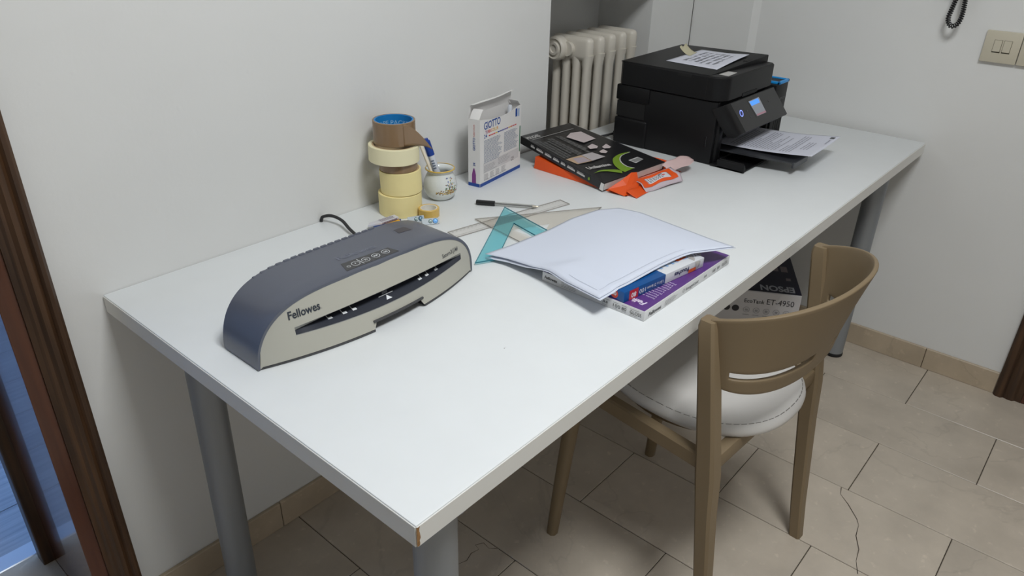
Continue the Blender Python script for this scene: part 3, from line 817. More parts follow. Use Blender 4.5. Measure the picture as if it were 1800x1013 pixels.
for z_, n_ in ((0.062, 'A'),):
    for i in range(4):
        v = []
        for aa in (-0.5, -0.2, 0.1, 0.4):
            for zz in (0, 0.0035): v.append(d*(z_+0.006*i+zz) + (cdir*math.cos(aa)+sdir*math.sin(aa))*0.0082)
        mb.add(v, [(2*j, 2*j+2, 2*j+3, 2*j+1) for j in range(3)])
build('barrel_print', mb, mat('grey_blue_print', (104, 116, 138), 0.5), mk)
a2, d2, ln2 = stick_frame((0.722, -0.099, T+0.012), (0.690, -0.052, T+0.166))
ws = thing('wooden_stick', 'thin pale wooden stick leaning in the flowered pot', 'stick', a2)
build('shaft', along(MB(), z3, d2, [(0, 0), (0.0032, 0.0), (0.0036, 0.001), (0.0036, ln2-0.004), (0.0022, ln2), (0, ln2)], 12), mat('pale_wood', (232, 222, 204), 0.6), ws, smooth=40)

# ================================================================== FELT-PEN BOX
M_CARTON = mat('white_carton', (226, 224, 222), 0.5)
ang = math.atan2(0.0296, 0.1837)
gb = thing('felt_pen_box', 'open white felt-pen box with blue base stripe standing by the wall', 'box', (0.8474, -0.1053, T), ang)
GW, GD, GH = 0.186, 0.0336, 0.165
th = 0.0006
mb = MB()
def fwall(u, v):   # front wall, top edge dips in the middle
    zt = GH - 0.010*math.sin(pi*min(1, u*1.05))**1.2 * (1 if u < 0.95 else 0)
    return Vector((GW*u, 0, zt*v))
mb.grid(fwall, 24, 4)
mb.quad((0, GD, 0), (0, 0, 0), (0, 0, GH), (0, GD, GH))
mb.quad((GW, 0, 0), (GW, GD, 0), (GW, GD, GH), (GW, 0, GH))
mb.quad((GW, GD, 0), (0, GD, 0), (0, GD, GH+0.004), (GW, GD, GH+0.004))
mb.quad((0, 0, 0.0005), (GW, 0, 0.0005), (GW, GD, 0.0005), (0, GD, 0.0005))
bx = build('carton', mb, M_CARTON, gb, solid=th, offset=0)
# top flap standing up at the rear, its tuck edge bent forward
def lid(u, v):
    wob = 0.0022*math.sin(7*u)*v
    if v < 0.72: k_ = v/0.72; return Vector((GW*u, GD - 0.004*k_ + wob, GH+0.004+0.027*k_))
    k_ = (v-0.72)/0.28; return Vector((GW*(u*0.97+0.01), GD-0.004-0.011*k_+wob, GH+0.031+0.002*k_-0.002*math.sin(5*u)))
build('top_flap', MB().grid(lid, 20, 10), M_CARTON, gb, solid=th, offset=0)
mb = MB(); mb.add([(0.0003, 0.002, GH), (0.0003, GD-0.003, GH), (0.010, GD-0.010, GH+0.021), (0.024, 0.004, GH+0.019)], [(0,1,2,3)])
mb = MB().grid(lambda u, v: Vector((0.0003+0.020*v*(1-0.3*u), 0.002+(GD-0.006)*u+0.004*v*(0.5-u), GH+0.0215*math.sin(1.25*v)*1.0)), 4, 6)
build('side_flap', mb, M_CARTON, gb, solid=th, offset=0)
mb = MB().grid(lambda u, v: Vector((GW-0.0003-0.012*v, 0.003+(GD-0.006)*u, GH+0.012*v)), 4, 6)
build('side_flap', mb, M_CARTON, gb, solid=th, offset=0)
F0 = Vector((0, -0.0004, 0)); FX = (1, 0, 0); FZ = (0, 0, 1)
M_GBLUE = mat('royal_blue_print', (30, 72, 150), 0.5)
mb = MB(); put_rect(mb, F0, FX, FZ, 0, 0.0, GW, 0.0085); put_rect(mb, (-0.0004, GD, 0), (0, -1, 0), FZ, 0, 0, GD, 0.0085)
build('blue_stripe', mb, M_GBLUE, bx)
for s_, h_, o_, x_, y_, w_ in (('GIOTTO', 0.0175, F0+Vector((0.0165, 0, 0.1385)), FX, FZ, 0.0715), ('24', 0.009, F0+Vector((0.0165, 0, 0.1175)), FX, FZ, 0.013),
        ('GIOTTO', 0.0065, (-0.0004, 0.0135, 0.0900), (0, 0, 1), (0, 1, 0), 0.031), ('24', 0.0065, (-0.0004, 0.0135, 0.0515), (0, 0, 1), (0, 1, 0), 0.0085)):
    build('lettering', put_text(MB(), s_, h_, o_, x_, y_, width=w_, bold=0.015), M_GBLUE, bx)
build('blue_mark', put_rect(MB(), F0, FX, FZ, 0.158, 0.140, 0.166, 0.160), M_GBLUE, bx)
mb = MB(); put_rect(mb, F0, FX, FZ, 0.168, 0.139, 0.177, 0.158)
build('pale_blue_mark', mb, mat('pale_blue_print', (168, 186, 216), 0.5), bx)
x = 0.022
for i, (t_, c_) in enumerate((('TU', (150, 60, 130)), ('RB', (214, 74, 66)), ('O', (224, 110, 52)), ('CO', (232, 170, 60)), ('LO', (222, 190, 70)), ('R', (238, 160, 80)))):
    mb = MB(); put_text(mb, t_, 0.0075, F0+Vector((x, 0, 0.1275)), FX, FZ, width=0.0105 if len(t_) == 2 else 0.005, bold=0.015); x += 0.0115 if len(t_) == 2 else 0.006
    build('coloured_lettering', mb, mat('print_col_%d' % i, c_, 0.5), bx)
cols = [(190, 60, 70), (214, 70, 60), (214, 80, 90), (224, 190, 70), (60, 80, 160), (60, 70, 140), (70, 90, 170), (90, 70, 150), (120, 80, 160), (226, 170, 80), (214, 110, 70), (196, 70, 100), (214, 90, 90)]
for i, c_ in enumerate(cols):
    mb = MB(); put_rect(mb, F0, FX, FZ, 0.037+0.0098*i, 0.1188, 0.0455+0.0098*i, 0.1215)
    build('coloured_bar', mb, mat('bar_col_%d' % i, c_, 0.5), bx)
mb = MB(); rr = random.Random(5)
lines_of_print(mb, F0, FX, FZ, 0.017, 0.098, 0.1105, 0.0032, 18, 0.0013, 0.25, rr)
lines_of_print(mb, F0, FX, FZ, 0.106, 0.172, 0.1105, 0.0032, 16, 0.0013, 0.25, rr)
build('small_print', mb, mat('slate_print', (126, 138, 160), 0.6), bx)
mb = MB(); lines_of_print(mb, F0, FX, FZ, 0.017, 0.075, 0.048, 0.0036, 5, 0.0012, 0.3, rr); lines_of_print(mb, F0, FX, FZ, 0.08, 0.135, 0.052, 0.0036, 5, 0.0012, 0.3, rr)
for i in range(4):
    lines_of_print(mb, F0, FX, FZ, 0.017+0.026*i, 0.037+0.026*i, 0.0265, 0.003, 5, 0.0011, 0.3, rr)
lines_of_print(mb, F0, FX, FZ, 0.017, 0.12, 0.0125, 0.003, 1, 0.0012, 0.1, rr)
build('small_print', mb, mat('grey_print', (158, 156, 160), 0.6), bx)
mb = MB(); put_rect(mb, F0, FX, FZ, 0.015, 0.031, 0.176, 0.0565, 0.0001)
build('grey_panel', mb, mat('pale_grey_print', (206, 204, 204), 0.5), bx)
mb = MB(); put_text(mb, 'CE', 0.0095, F0+Vector((0.140, 0, 0.0305)), FX, FZ, width=0.013)
build('lettering', mb, mat('charcoal_print', (52, 54, 60), 0.5), bx)
mb = MB(); put_rect(mb, F0, FX, FZ, 0.1795, 0.045, 0.1835, 0.112)
build('green_pen_print', mb, mat('green_print', (40, 120, 84), 0.5), bx)
mb = MB(); put_poly(mb, (-0.0004, GD, 0), (0, -1, 0), FZ, [(0.0105, 0.0085), (0.0225, 0.0085), (0.0222, 0.030), (0.0195, 0.041), (0.0175, 0.046), (0.0155, 0.046), (0.0135, 0.041), (0.0108, 0.030)])
build('purple_pen_print', mb, mat('purple_print', (130, 62, 134), 0.5), bx)
mb = MB(); put_text(mb, 'TURBO COLOR', 0.0040, (-0.0004, 0.0145, 0.1225), (0, 0, 1), (0, 1, 0), width=0.030)
build('lettering', mb, mat('red_print', (200, 70, 66), 0.5), bx)
# one felt pen left inside
fp = thing('felt_pen', 'white-capped felt pen left inside the open felt-pen box', 'pen', (0.8474+0.158*math.cos(ang)-0.016*math.sin(ang), -0.1053+0.158*math.sin(ang)+0.016*math.cos(ang), T+0.001))
build('barrel', MB().lathe([(0, 0.0), (0.0055, 0), (0.0055, 0.12)], 16), mat('pale_blue_plastic', (90, 130, 190), 0.4), fp, smooth=40)
build('cap', MB().lathe([(0.0062, 0.118), (0.0064, 0.119), (0.0060, 0.161), (0.0045, 0.166), (0, 0.167)], 16), mat('white_pen_plastic', (214, 218, 226)), fp, smooth=40)

# ================================================================== small blister packs beside the laminator
M_FOIL = mat('silver_foil', (150, 158, 162), 0.5, metal=0.25)
pk_ = thing('eraser_pack', 'small white printed packet with yellow and blue card behind the laminator', 'packet', (0.53, -0.122, T))
mb = MB(); P_ = [(0.4943, -0.1138), (0.5233, -0.1235), (0.5695, -0.1260), (0.572, -0.1087), (0.5056, -0.106)]
mb.prism(P_, T+0.007, T+0.0125)
build('wrapper', mb, mat('white_film_pack', (206, 206, 212), 0.3), pk_, world=True, bevel=0.001)
mb = MB(); mb.prism([(0.5022, -0.1300), (0.560, -0.1460), (0.5745, -0.1270), (0.56, -0.110), (0.51, -0.112)], T+0.0008, T+0.0068)
build('card', mb, mat('pack_blue', (38, 72, 140), 0.4), pk_, world=True, bevel=0.0006)
mb = MB().add([(0.5040, -0.1320, T+0.0070), (0.5645, -0.1395, T+0.0070), (0.5690, -0.1265, T+0.0070), (0.5130, -0.1245, T+0.0070)], [(0,1,2,3)])
build('yellow_stripe', mb, mat('pack_yellow', (226, 168, 40), 0.4), pk_, world=True)
mb = MB(); rr = random.Random(2)
lines_of_print(mb, (0.5233, -0.1235, T+0.0125), (0.0462, -0.0025, 0), (0.0025, 0.0462, 0), 0.002, 0.045, 0.013, 0.0035, 4, 0.0014, 0.2, rr, 0.0004)
lines_of_print(mb, (0.5233, -0.1238, T+0.0075), (0.0462, -0.0025, 0), (0, 0, 1), 0.002, 0.044, 0.0012, 0.003, 1, 0.0026, 0.1, rr, 0.0008)
build('small_print', mb, mat('mauve_print', (120, 104, 122), 0.6), pk_, world=True)
for nm, lb, ctr, az, pth in (('cell_blister', 'foil blister strip with two coin cells touching the small yellow tape roll', (0.594, -0.1575), -25, 0), ('cell_blister', 'foil blister strip with two blue-tinted coin cells in front of the small yellow tape roll', (0.606, -0.188), -35, 1)):
    b_ = thing(nm, lb, 'blister pack', (ctr[0], ctr[1], T), math.radians(az))
    mt_ = Matrix.Rotation(math.radians(52), 4, 'X')
    tl = Matrix.Translation((0, 0.003, 0.0012)) @ mt_
    mb = MB(); mb.rbox((-0.019, -0.001, -0.0006), (0.018, 0.013, 0.0006), 0.0004, 1, tl)
    build('foil', mb, M_FOIL, b_)
    mb = MB(); mb.prism([(-0.024, 0.002), (0.016, 0.004), (0.018, 0.014), (-0.02, 0.012)], 0.0003, 0.0011)
    build('foil_flap', mb, M_FOIL, b_)
    for xx, r_, c_ in ((-0.0005, 0.0042, (110, 128, 126)), (0.010, 0.0055, (60, 96, 118) if pth == 0 else (58, 122, 176))):
        mb = MB(); mb.lathe([(0, 0.0032), (r_*0.55, 0.0030), (r_*0.6, 0.0022), (r_*0.9, 0.0024), (r_, 0.0012), (r_, -0.0005)], 20, mtx=tl @ Matrix.Translation((xx, 0.006, 0.0005)))
        build('cell', mb, mat('cell_%d_%d' % c_[:2], c_, 0.35, metal=0.2), b_, smooth=40)

# ================================================================== rulers, set squares, pen
M_CLEAR = film_material('clear_acrylic', (252, 251, 250), 0.06, 0.12)
M_CLEARE = film_material('clear_acrylic_edge', (204, 202, 198), 0.5, 0.2)
M_MARKS = mat('ruler_marks', (110, 108, 104), 0.6)
A_, B_ = Vector((0.6009, -0.2425, 0)), Vector((0.9154, -0.2984, 0))
ux = (B_-A_).normalized(); uy = Vector((-ux.y, ux.x, 0)); org = A_ - uy*0.0335
ru = thing('ruler', 'clear plastic ruler lying on the table under the pen', 'ruler', (org.x, org.y, T), math.atan2(ux.y, ux.x))
RL = (B_-A_).length
build('blade', MB().rbox((0, 0, 0.0002), (RL, 0.0335, 0.0022), 0.0006, 1), M_CLEAR, ru)
mb = MB(); mb.box((0, 0, 0.0002), (RL, 0.0007, 0.00225)); mb.box((0, 0.006, 0.0021), (RL, 0.0066, 0.0023)); mb.box((0, 0.0328, 0.0002), (RL, 0.0335, 0.00225)); mb.box((0, 0, 0.0002), (0.0007, 0.0335, 0.00225)); mb.box((RL-0.0007, 0, 0.0002), (RL, 0.0335, 0.00225))
build('edge', mb, M_CLEARE, ru)
mb = MB()
for i in range(31):
    x = 0.008+0.01*i
    put_rect(mb, (0, 0, 0.0022), (1,0,0), (0,1,0), x, 0.0335-(0.005 if i % 5 else 0.007), x+0.0003, 0.0332)
    if i % 1 == 0: put_text(mb, str(30-i), 0.003, (x, 0.0235, 0.0022), (1,0,0), (0,1,0), align='C')
build('scale_marks', mb, M_MARKS, ru)
# teal set square: right-angled frame, its apex towards the wall
M_TEAL = film_material('teal_acrylic', (214, 244, 247), 0.10, 0.12)
M_TEALE = film_material('teal_acrylic_edge', (60, 150, 168), 0.7, 0.15)
def frame_prism(outer, inner, z0, z1, mtx=None):
    n = len(outer); v = []; f = []
    for z in (z0, z1):
        for p in outer: v.append((p[0], p[1], z))
        for p in inner: v.append((p[0], p[1], z))
    for i in range(n):
        j = (i+1) % n
        f += [(i, j, n+j, n+i), (2*n+i, 2*n+n+i, 2*n+n+j, 2*n+j), (i, 2*n+i, 2*n+j, j), (n+i, n+j, 3*n+j, 3*n+i)]
    return MB().add(v, f)
ap_, le_ = Vector((0.7828, -0.2421)), Vector((0.5263, -0.3925))
rt_ = Vector((0.7828, -0.2421)) + (Vector((0.7484, -0.3883))-Vector((0.7828, -0.2421)))*1.9
rt_ = Vector((0.7240, -0.4860))
tq = thing('set_square', 'transparent teal set square partly under the drawing paper', 'set square', (0.68, -0.37, T))
ctr = (ap_+le_+rt_)/3
def inset(tri, d):
    n = len(tri); out = []
    for i in range(n):
        a, b, c = tri[i-1], tri[i], tri[(i+1) % n]
        e1 = (b-a).normalized(); e2 = (c-b).normalized()
        s_ = 1 if e1.x*e2.y-e1.y*e2.x > 0 else -1
        n1 = Vector((-e1.y, e1.x))*s_; n2 = Vector((-e2.y, e2.x))*s_
        bis = (n1+n2); bis = bis/(bis.length**2)*2
        out.append(b + bis*d*1.0)
    return out
tri = [ap_, le_, rt_]
tin = inset(tri, 0.038)
build('plate', frame_prism(tri, tin, T+0.0046, T+0.0068), M_TEAL, tq, world=True)
e_o = inset(tri, 0.0008); e_i = inset(tri, 0.0372)
mb = frame_prism(tri, e_o, T+0.0045, T+0.0069); m2 = frame_prism(e_i, tin, T+0.0045, T+0.0069); mb.add(m2.v, m2.f)
build('edge', mb, M_TEALE, tq, world=True)
# clear set square below it
M_CLEAR2 = film_material('smoky_acrylic', (249, 247, 244), 0.10, 0.14)
tri2 = [Vector((0.6889, -0.238)), Vector((0.655, -0.470)), Vector((0.945, -0.402))]
cs = thing('set_square', 'clear smoky set square between the ruler and the teal set square', 'set square', (0.76, -0.36, T))
in2 = [Vector((0.7120, -0.3080)), Vector((0.7000, -0.4250)), Vector((0.8450, -0.3915))]
tri2 = [Vector((0.6889, -0.238)), Vector((0.6530, -0.4600)), Vector((0.9400, -0.3990))]
in2 = [Vector((0.7020, -0.3350)), Vector((0.6950, -0.4120)), Vector((0.7850, -0.3720))]
build('plate', frame_prism(tri2, in2, T+0.0024, T+0.0044), M_CLEAR2, cs, world=True)
eo2 = inset(tri2, 0.0009)
build('edge', frame_prism(tri2, eo2, T+0.0023, T+0.0045), M_CLEARE, cs, world=True)
# pen
a, d, ln = stick_frame((0.7600, -0.1755, T+0.0062), (0.8365, -0.2981, T+0.0062))
pn = thing('ballpoint_pen', 'black ballpoint pen with clear barrel lying by the ruler', 'pen', a)
build('cap', along(MB(), z3, d, [(0, 0), (0.0050, 0.0), (0.0058, 0.001), (0.0056, 0.043), (0.0046, 0.0435)]), mat('pen_black', (26, 26, 28), 0.35), pn, smooth=40)
build('barrel', along(MB(), z3, d, [(0.0042, 0.043), (0.0042, ln-0.016), (0.0030, ln-0.006)], 6), film_material('clear_barrel', (240, 240, 238), 0.2, 0.1), pn)
build('refill', along(MB(), z3, d, [(0, 0.043), (0.0019, 0.0435), (0.0019, ln-0.012), (0, ln-0.012)], 10), MATS['pen_black'], pn)
build('tip', along(MB(), z3, d, [(0.0030, ln-0.0145), (0.0022, ln-0.006), (0.0006, ln), (0, ln)], 12), mat('brass_tip', (200, 190, 170), 0.3, metal=0.7), pn, smooth=40)

# ================================================================== purple pouch box, blue pouch box, drawing paper
M_PBOX = mat('white_gloss_card', (214, 214, 214), 0.35)
M_PURP = mat('purple_gloss_print', (92, 54, 128), 0.3)
pb = thing('pouch_box', 'flat white and purple laminating-pouch box at the table edge', 'box', (0.5650, -0.7455, T), math.radians(-0.5))
PL, PW, PH = 0.307, 0.2205, 0.0190
bx = build('carton', MB().rbox((0, 0, 0.0002), (PL, PW, PH), 0.0009, 2), M_PBOX, pb, smooth=35)
mb = MB(); put_rect(mb, (0, 0, PH), (1,0,0), (0,1,0), 0.0012, 0.0014, PL-0.0012, PW-0.001, 0.0002)
tp = build('purple_print', mb, M_PURP, bx)
M_PTXT = mat('black_print', (40, 40, 42), 0.5)
ex = (0, -1, 0)        # the short end facing -x, read from wall side to room side
def ptext(*a, **k): build('lettering', put_text(MB(), *a, **k), M_PTXT, bx)
ptext('Fellowes', 0.0058, (-0.0002, PW-0.006, 0.0070), ex, (0,0,1), width=0.029, bold=0.02, shear=0.15)
for s_, x_, w_ in (('A4', 0.136, 0.0105), ('100', 0.158, 0.0145), ('80', 0.1755, 0.0095), ('GLOSS', 0.1925, 0.0225)):
    ptext(s_, 0.0062, (-0.0002, PW-x_, 0.0062), ex, (0,0,1), width=w_)
ptext('Fellowes', 0.0070, (0.0135, -0.0002, 0.0052), (1,0,0), (0,0,1), width=0.040, bold=0.02, shear=0.15)
ptext('ImageLast', 0.0062, (0.138, -0.0002, 0.0062), (1,0,0), (0,0,1), width=0.046, shear=0.15)
for s_, x_, w_ in (('A4', 0.205, 0.009), ('100', 0.238, 0.011), ('80', 0.256, 0.009), ('GLOSS', 0.275, 0.022)):
    ptext(s_, 0.0062, (x_, -0.0002, 0.0062), (1,0,0), (0,0,1), width=w_)
mb = MB()
for i in range(5):
    a = 2*pi*i/5+pi/2; b = a+2*pi/5; c0 = Vector((0.130, -0.0004, 0.0095))
    p0 = c0+Vector((0.004*math.cos(a), 0, 0.004*math.sin(a))); p1 = c0+Vector((0.004*math.cos(b), 0, 0.004*math.sin(b)))
    mb.quad(p0, p1, p1*1.0+(c0-p1)*0.18, p0+(c0-p0)*0.18)
build('star_logo', mb, M_PTXT, bx)
mb = MB(); rr = random.Random(9)
for x_, w_ in ((0.135, 0.016), (0.158, 0.012), (0.1755, 0.012), (0.1925, 0.02)):
    put_rect(mb, (-0.0001, PW, 0), ex, (0,0,1), x_, 0.0146, x_+w_*0.9, 0.0154); put_rect(mb, (-0.0001, PW, 0), ex, (0,0,1), x_, 0.0036, x_+w_*0.75, 0.0042)
lines_of_print(mb, (-0.0001, PW, 0), ex, (0,0,1), 0.045, 0.085, 0.0125, 0.0028, 4, 0.0009, 0.3, rr)
lines_of_print(mb, (0, -0.0001, 0), (1,0,0), (0,0,1), 0.066, 0.110, 0.0125, 0.0028, 4, 0.0009, 0.3, rr)
build('small_print', mb, mat('pale_print_grey', (150, 150, 152), 0.6), bx)
# lettering on the purple lid, upside down as seen from the wall corner
mb = MB()
put_text(mb, 'Fellowes', 0.0125, (0.030, 0.0135, PH), (0.0, 1, 0), (-1, 0.0, 0), width=0.060, bold=0.03, shear=0.2)
words = ('Pouches', 'Pochettes', 'Taschen', 'Fundas', 'Laminating', 'Fundas de', 'Pouches', 'Laminate', 'Folder', 'Pouches', 'Film', 'Hoezen')
for i, s_ in enumerate(('Fundas de', 'laminate', 'Pouches de', 'Pouches', 'Laminate', 'Fundas de', 'Folie de', 'Pouches', 'Hoezen', 'Fundas')):
    put_text(mb, s_, 0.0045, (0.053+0.0080*i, 0.0125+0.001*(i % 3), PH), (0, 1, 0), (-1, 0, 0), width=0.026+0.004*((i*7) % 3))
build('lid_lettering', mb, mat('white_lid_print', (226, 216, 236), 0.5), tp)
mb = MB()
for cx, cy, r_ in ((0.158, 0.036, 0.010), (0.185, 0.040, 0.0075)):
    put_poly(mb, (0, 0, PH), (1,0,0), (0,1,0), [(cx+r_*math.cos(a), cy+0.7*r_*math.sin(a)) for a in [2*pi*i/18 for i in range(18)]], 0.0005)
build('lid_ovals', mb, MATS['white_lid_print'], tp)

bb = thing('pouch_box', 'small blue and white pouch box in clear film on the purple box', 'box', (0.5660, -0.7025, T+PH+0.0003), math.radians(-8.2))
BL_, BW_, BH_ = 0.224, 0.135, 0.0200
M_BLUE = mat('blue_gloss_card', (10, 78, 142), 0.3)
SEAM = 0.107
bc = build('carton', MB().rbox((0, 0, 0), (SEAM+0.004, BW_, BH_), 0.0009, 2), M_BLUE, bb, smooth=35)
bw = build('white_sleeve', MB().rbox((SEAM, 0.0003, 0.0003), (BL_, BW_-0.0003, BH_-0.0003), 0.0009, 2), mat('white_gloss_sleeve', (216, 218, 222), 0.3), bb, smooth=35)
mb = MB(); put_rect(mb, (0, 0, 0), (1,0,0), (0,0,1), 0.0135, 0.0008, 0.037, BH_-0.001, 0.0002)
build('red_panel', mb, mat('red_gloss_print', (190, 40, 50), 0.35), bc)
mb = MB(); disc2d(mb, (0, BW_, 0), (0,-1,0), (0,0,1), BW_-0.022, 0.0105, 0.0088, 24, 0.0002)
build('orange_disc', mb, mat('orange_red_print', (216, 76, 58), 0.35), bc)
M_WT = MATS['white_print']
for a_, k_ in ((('80', 0.0065, (0, 0.0275, 0.0075), (0,-1,0), (0,0,1)), dict(width=0.0105, bold=0.03, eps=0.0004)),
               (('80', 0.0088, (0.0315, -0.0004, 0.0128), (-1,0,0), (0,0,-1)), dict(width=0.0125, bold=0.02, eps=0.0)),
               (('100', 0.0085, (0.0565, -0.0004, 0.0130), (-1,0,0), (0,0,-1)), dict(width=0.0165, eps=0.0)),
               (('154 x 216mm', 0.0060, (0.1045, -0.0004, 0.0120), (-1,0,0), (0,0,-1)), dict(width=0.044, eps=0.0))):
    build('lettering', put_text(MB(), *a_, **k_), M_WT, bc)
mb = MB(); put_text(mb, 'mic', 0.030, (0.120, 0.018, BH_), (1,0,0), (0,1,0), width=0.078, bold=0.0)
build('pale_blue_lettering', mb, mat('pale_blue_mic', (150, 188, 228), 0.4), bw)
M_OP = mat('orange_print', (214, 98, 44), 0.35)
build('orange_panel', put_rect(MB(), (0, 0, BH_), (1,0,0), (0,1,0), 0.168, 0.020, 0.196, 0.042, 0.0004), M_OP, bw)
build('orange_panel', put_rect(MB(), (0, 0, 0), (1,0,0), (0,0,1), 0.178, 0.001, 0.200, 0.008, 0.0002), M_OP, bw)
mb = MB(); put_text(mb, '80', 0.0120, (0.192, 0.0365, BH_), (-1,0,0), (0,-1,0), width=0.017, bold=0.03, eps=0.0007)
build('panel_lettering', mb, M_WT, bw)
mb = MB(); put_text(mb, 'Pouches', 0.0085, (0.178, -0.0004, 0.0150), (-1,0,0), (0,0,-1), width=0.042, bold=0.02, eps=0.0)
build('side_lettering', mb, mat('navy_print', (36, 44, 92), 0.4), bw)
# clear film bag round the far end, bunched
M_FILM = film_material('clear_film', (226, 222, 218), 0.30, 0.08)
def film(u, v):
    a = 2*pi*u; x = 0.196 + 0.050*v
    k_ = 1.0 - 0.55*v**2.2
    cy, cz = 0.060, 0.0108
    hy, hz_ = 0.0632*k_, 0.0112*(1-0.35*v)
    c, s_ = math.cos(a), math.sin(a); e = 0.45
    y = cy + hy*math.copysign(abs(c)**e, c); z = cz + hz_*math.copysign(abs(s_)**e, s_)
    wob = 0.0016*v*math.sin(9*a+14*v)
    return Vector((x + 0.004*v*math.sin(5*a), y+wob, max(0.0002, z+wob)))
build('film_bag', MB().grid(film, 48, 14), M_FILM, bb, smooth=70)

M_PAPER = mat('drawing_paper', (212, 218, 232), 0.7)
front = [(0.5242, -0.6803, 0.0375), (0.5750,-0.6853,0.0400), (0.6289,-0.6918,0.0435), (0.6897,-0.6965,0.0450), (0.7467,-0.7056,0.0470), (0.7692,-0.7141,0.0490), (0.8040,-0.7376,0.0500), (0.8485,-0.7624,0.0500)]
left = [(0.5603, -0.3874, 0.012), (0.5684, -0.4353, 0.015), (0.5652, -0.493, 0.021), (0.5574, -0.5435, 0.027), (0.5374, -0.6194, 0.034), (0.5242, -0.6803, 0.0375)]
back = [(0.5603,-0.3874,0.0120), (0.6176,-0.4056,0.0180), (0.7084,-0.4234,0.0260), (0.7795,-0.4304,0.0330), (0.8459,-0.4486,0.0380), (0.8847,-0.4793,0.0400)]
right = [(0.8847,-0.4793,0.0400), (0.8888,-0.5322,0.0430), (0.8696,-0.6284,0.0460), (0.8530,-0.7123,0.0490), (0.8485,-0.7624,0.0500)]
cp_ = coons(back, front, left, right)
def sheet_fn(dx=0.0, dy=0.0, dz=0.0, lowleft=0.0, rx=0.0):
    def fn(u, v):
        p = cp_(u, v)
        hump = 0.011*math.sin(pi*u)**0.8*math.sin(pi*min(1, v*0.95))**0.9
        p = p + Vector((dx, dy, T + hump + dz))
        p.z -= lowleft*max(0, 1-2.2*u)*max(0, 1-1.4*v)
        p.x += rx*max(0, u-0.5)*2
        for o_, a_, lx_, ly_, zt_ in ((Vector((0.5660, -0.7025)), math.radians(-8.2), 0.224, 0.135, T+0.0398), (Vector((0.5650, -0.7455)), math.radians(-0.5), 0.307, 0.2205, T+0.0193)):
            q = p.xy - o_; lx = q.x*math.cos(a_)+q.y*math.sin(a_); ly = -q.x*math.sin(a_)+q.y*math.cos(a_)
            dd = math.hypot(max(0, -lx, lx-lx_), max(0, -ly, ly-ly_))
            p.z = max(p.z, zt_ + 0.0030 + dz - 0.30*dd)
        return p
    return fn
sf = sheet_fn()
ps = thing('paper_sheet', 'top white drawing-paper sheet with printed margin lines over the pouch boxes', 'paper', (0.70, -0.57, T))
build('sheet', MB().grid(sf, 36, 30), M_PAPER, ps, smooth=60, world=True, solid=0.0003)
mb = MB()
def margin(u0, v0, u1, v1, n=30, wd=0.0016):
    for i in range(n):
        a = i/n; b = (i+1)/n
        pa = (u0+(u1-u0)*a, v0+(v1-v0)*a); pb = (u0+(u1-u0)*b, v0+(v1-v0)*b)
        du, dv = (0, wd) if abs(u1-u0) > abs(v1-v0) else (wd, 0)
        q = [sf(pa[0], pa[1]), sf(pb[0], pb[1]), sf(pb[0]+du, pb[1]+dv), sf(pa[0]+du, pa[1]+dv)]
        mb.quad(*[x + Vector((0, 0, 0.0006)) for x in q])
margin(0.055, 0.94, 0.72, 0.955); margin(0.045, 0.68, 0.045, 0.93)
build('margin_line', mb, mat('margin_grey', (168, 172, 186), 0.7), ps, world=True)
ps2 = thing('paper_sheet', 'lower white drawing-paper sheet peeking out beneath the top one', 'paper', (0.70, -0.57, T))
build('sheet', MB().grid(sheet_fn(-0.0030, -0.0040, -0.0020, 0.0045, 0.004), 36, 30), M_PAPER, ps2, smooth=60, world=True, solid=0.0003)

# ================================================================== BLACK POUCH PACK on the ORANGE PACKET
q1, q2, q3, q4 = Vector((1.0752, -0.0388, T+0.0675)), Vector((1.2969, -0.0357, T+0.0595)), Vector((1.2722, -0.3661, T+0.026)), Vector((1.0299, -0.3433, T+0.024))
ax = ((q2-q1)+(q3-q4)).normalized(); ay = ((q1-q4)+(q2-q3)); nz = ax.cross(ay).normalized(); ay = nz.cross(ax)
THK = 0.0205
org = q4 - nz*THK
bkp = thing('pouch_pack', 'black boxed pack of pouches with green swirl lying aslant on the orange packet', 'box', org)
M_BK = mat('black_gloss_card', (30, 30, 32), 0.28, spec=0.5)
tops = [q4-org, q3-org, q2-org, q1-org]; bots = [p - nz*THK for p in tops]
bm_ = MB().add(bots+tops, [(3,2,1,0), (4,5,6,7), (0,1,5,4), (1,2,6,5), (2,3,7,6), (3,0,4,7)])
bp_ = build('carton', bm_, M_BK, bkp, bevel=0.0012)
def tp_(a, b, e=0.0006):   # a: 0..1 along short side from q4 to q3, b: 0..1 from the low end to the high end
    p = (1-b)*((1-a)*q4+a*q3)+b*((1-a)*q1+a*q2); return p - org + nz*e
def tquad(mb, a0, b0, a1, b1): return mb.quad(tp_(a0, b0), tp_(a1, b0), tp_(a1, b1), tp_(a0, b1))
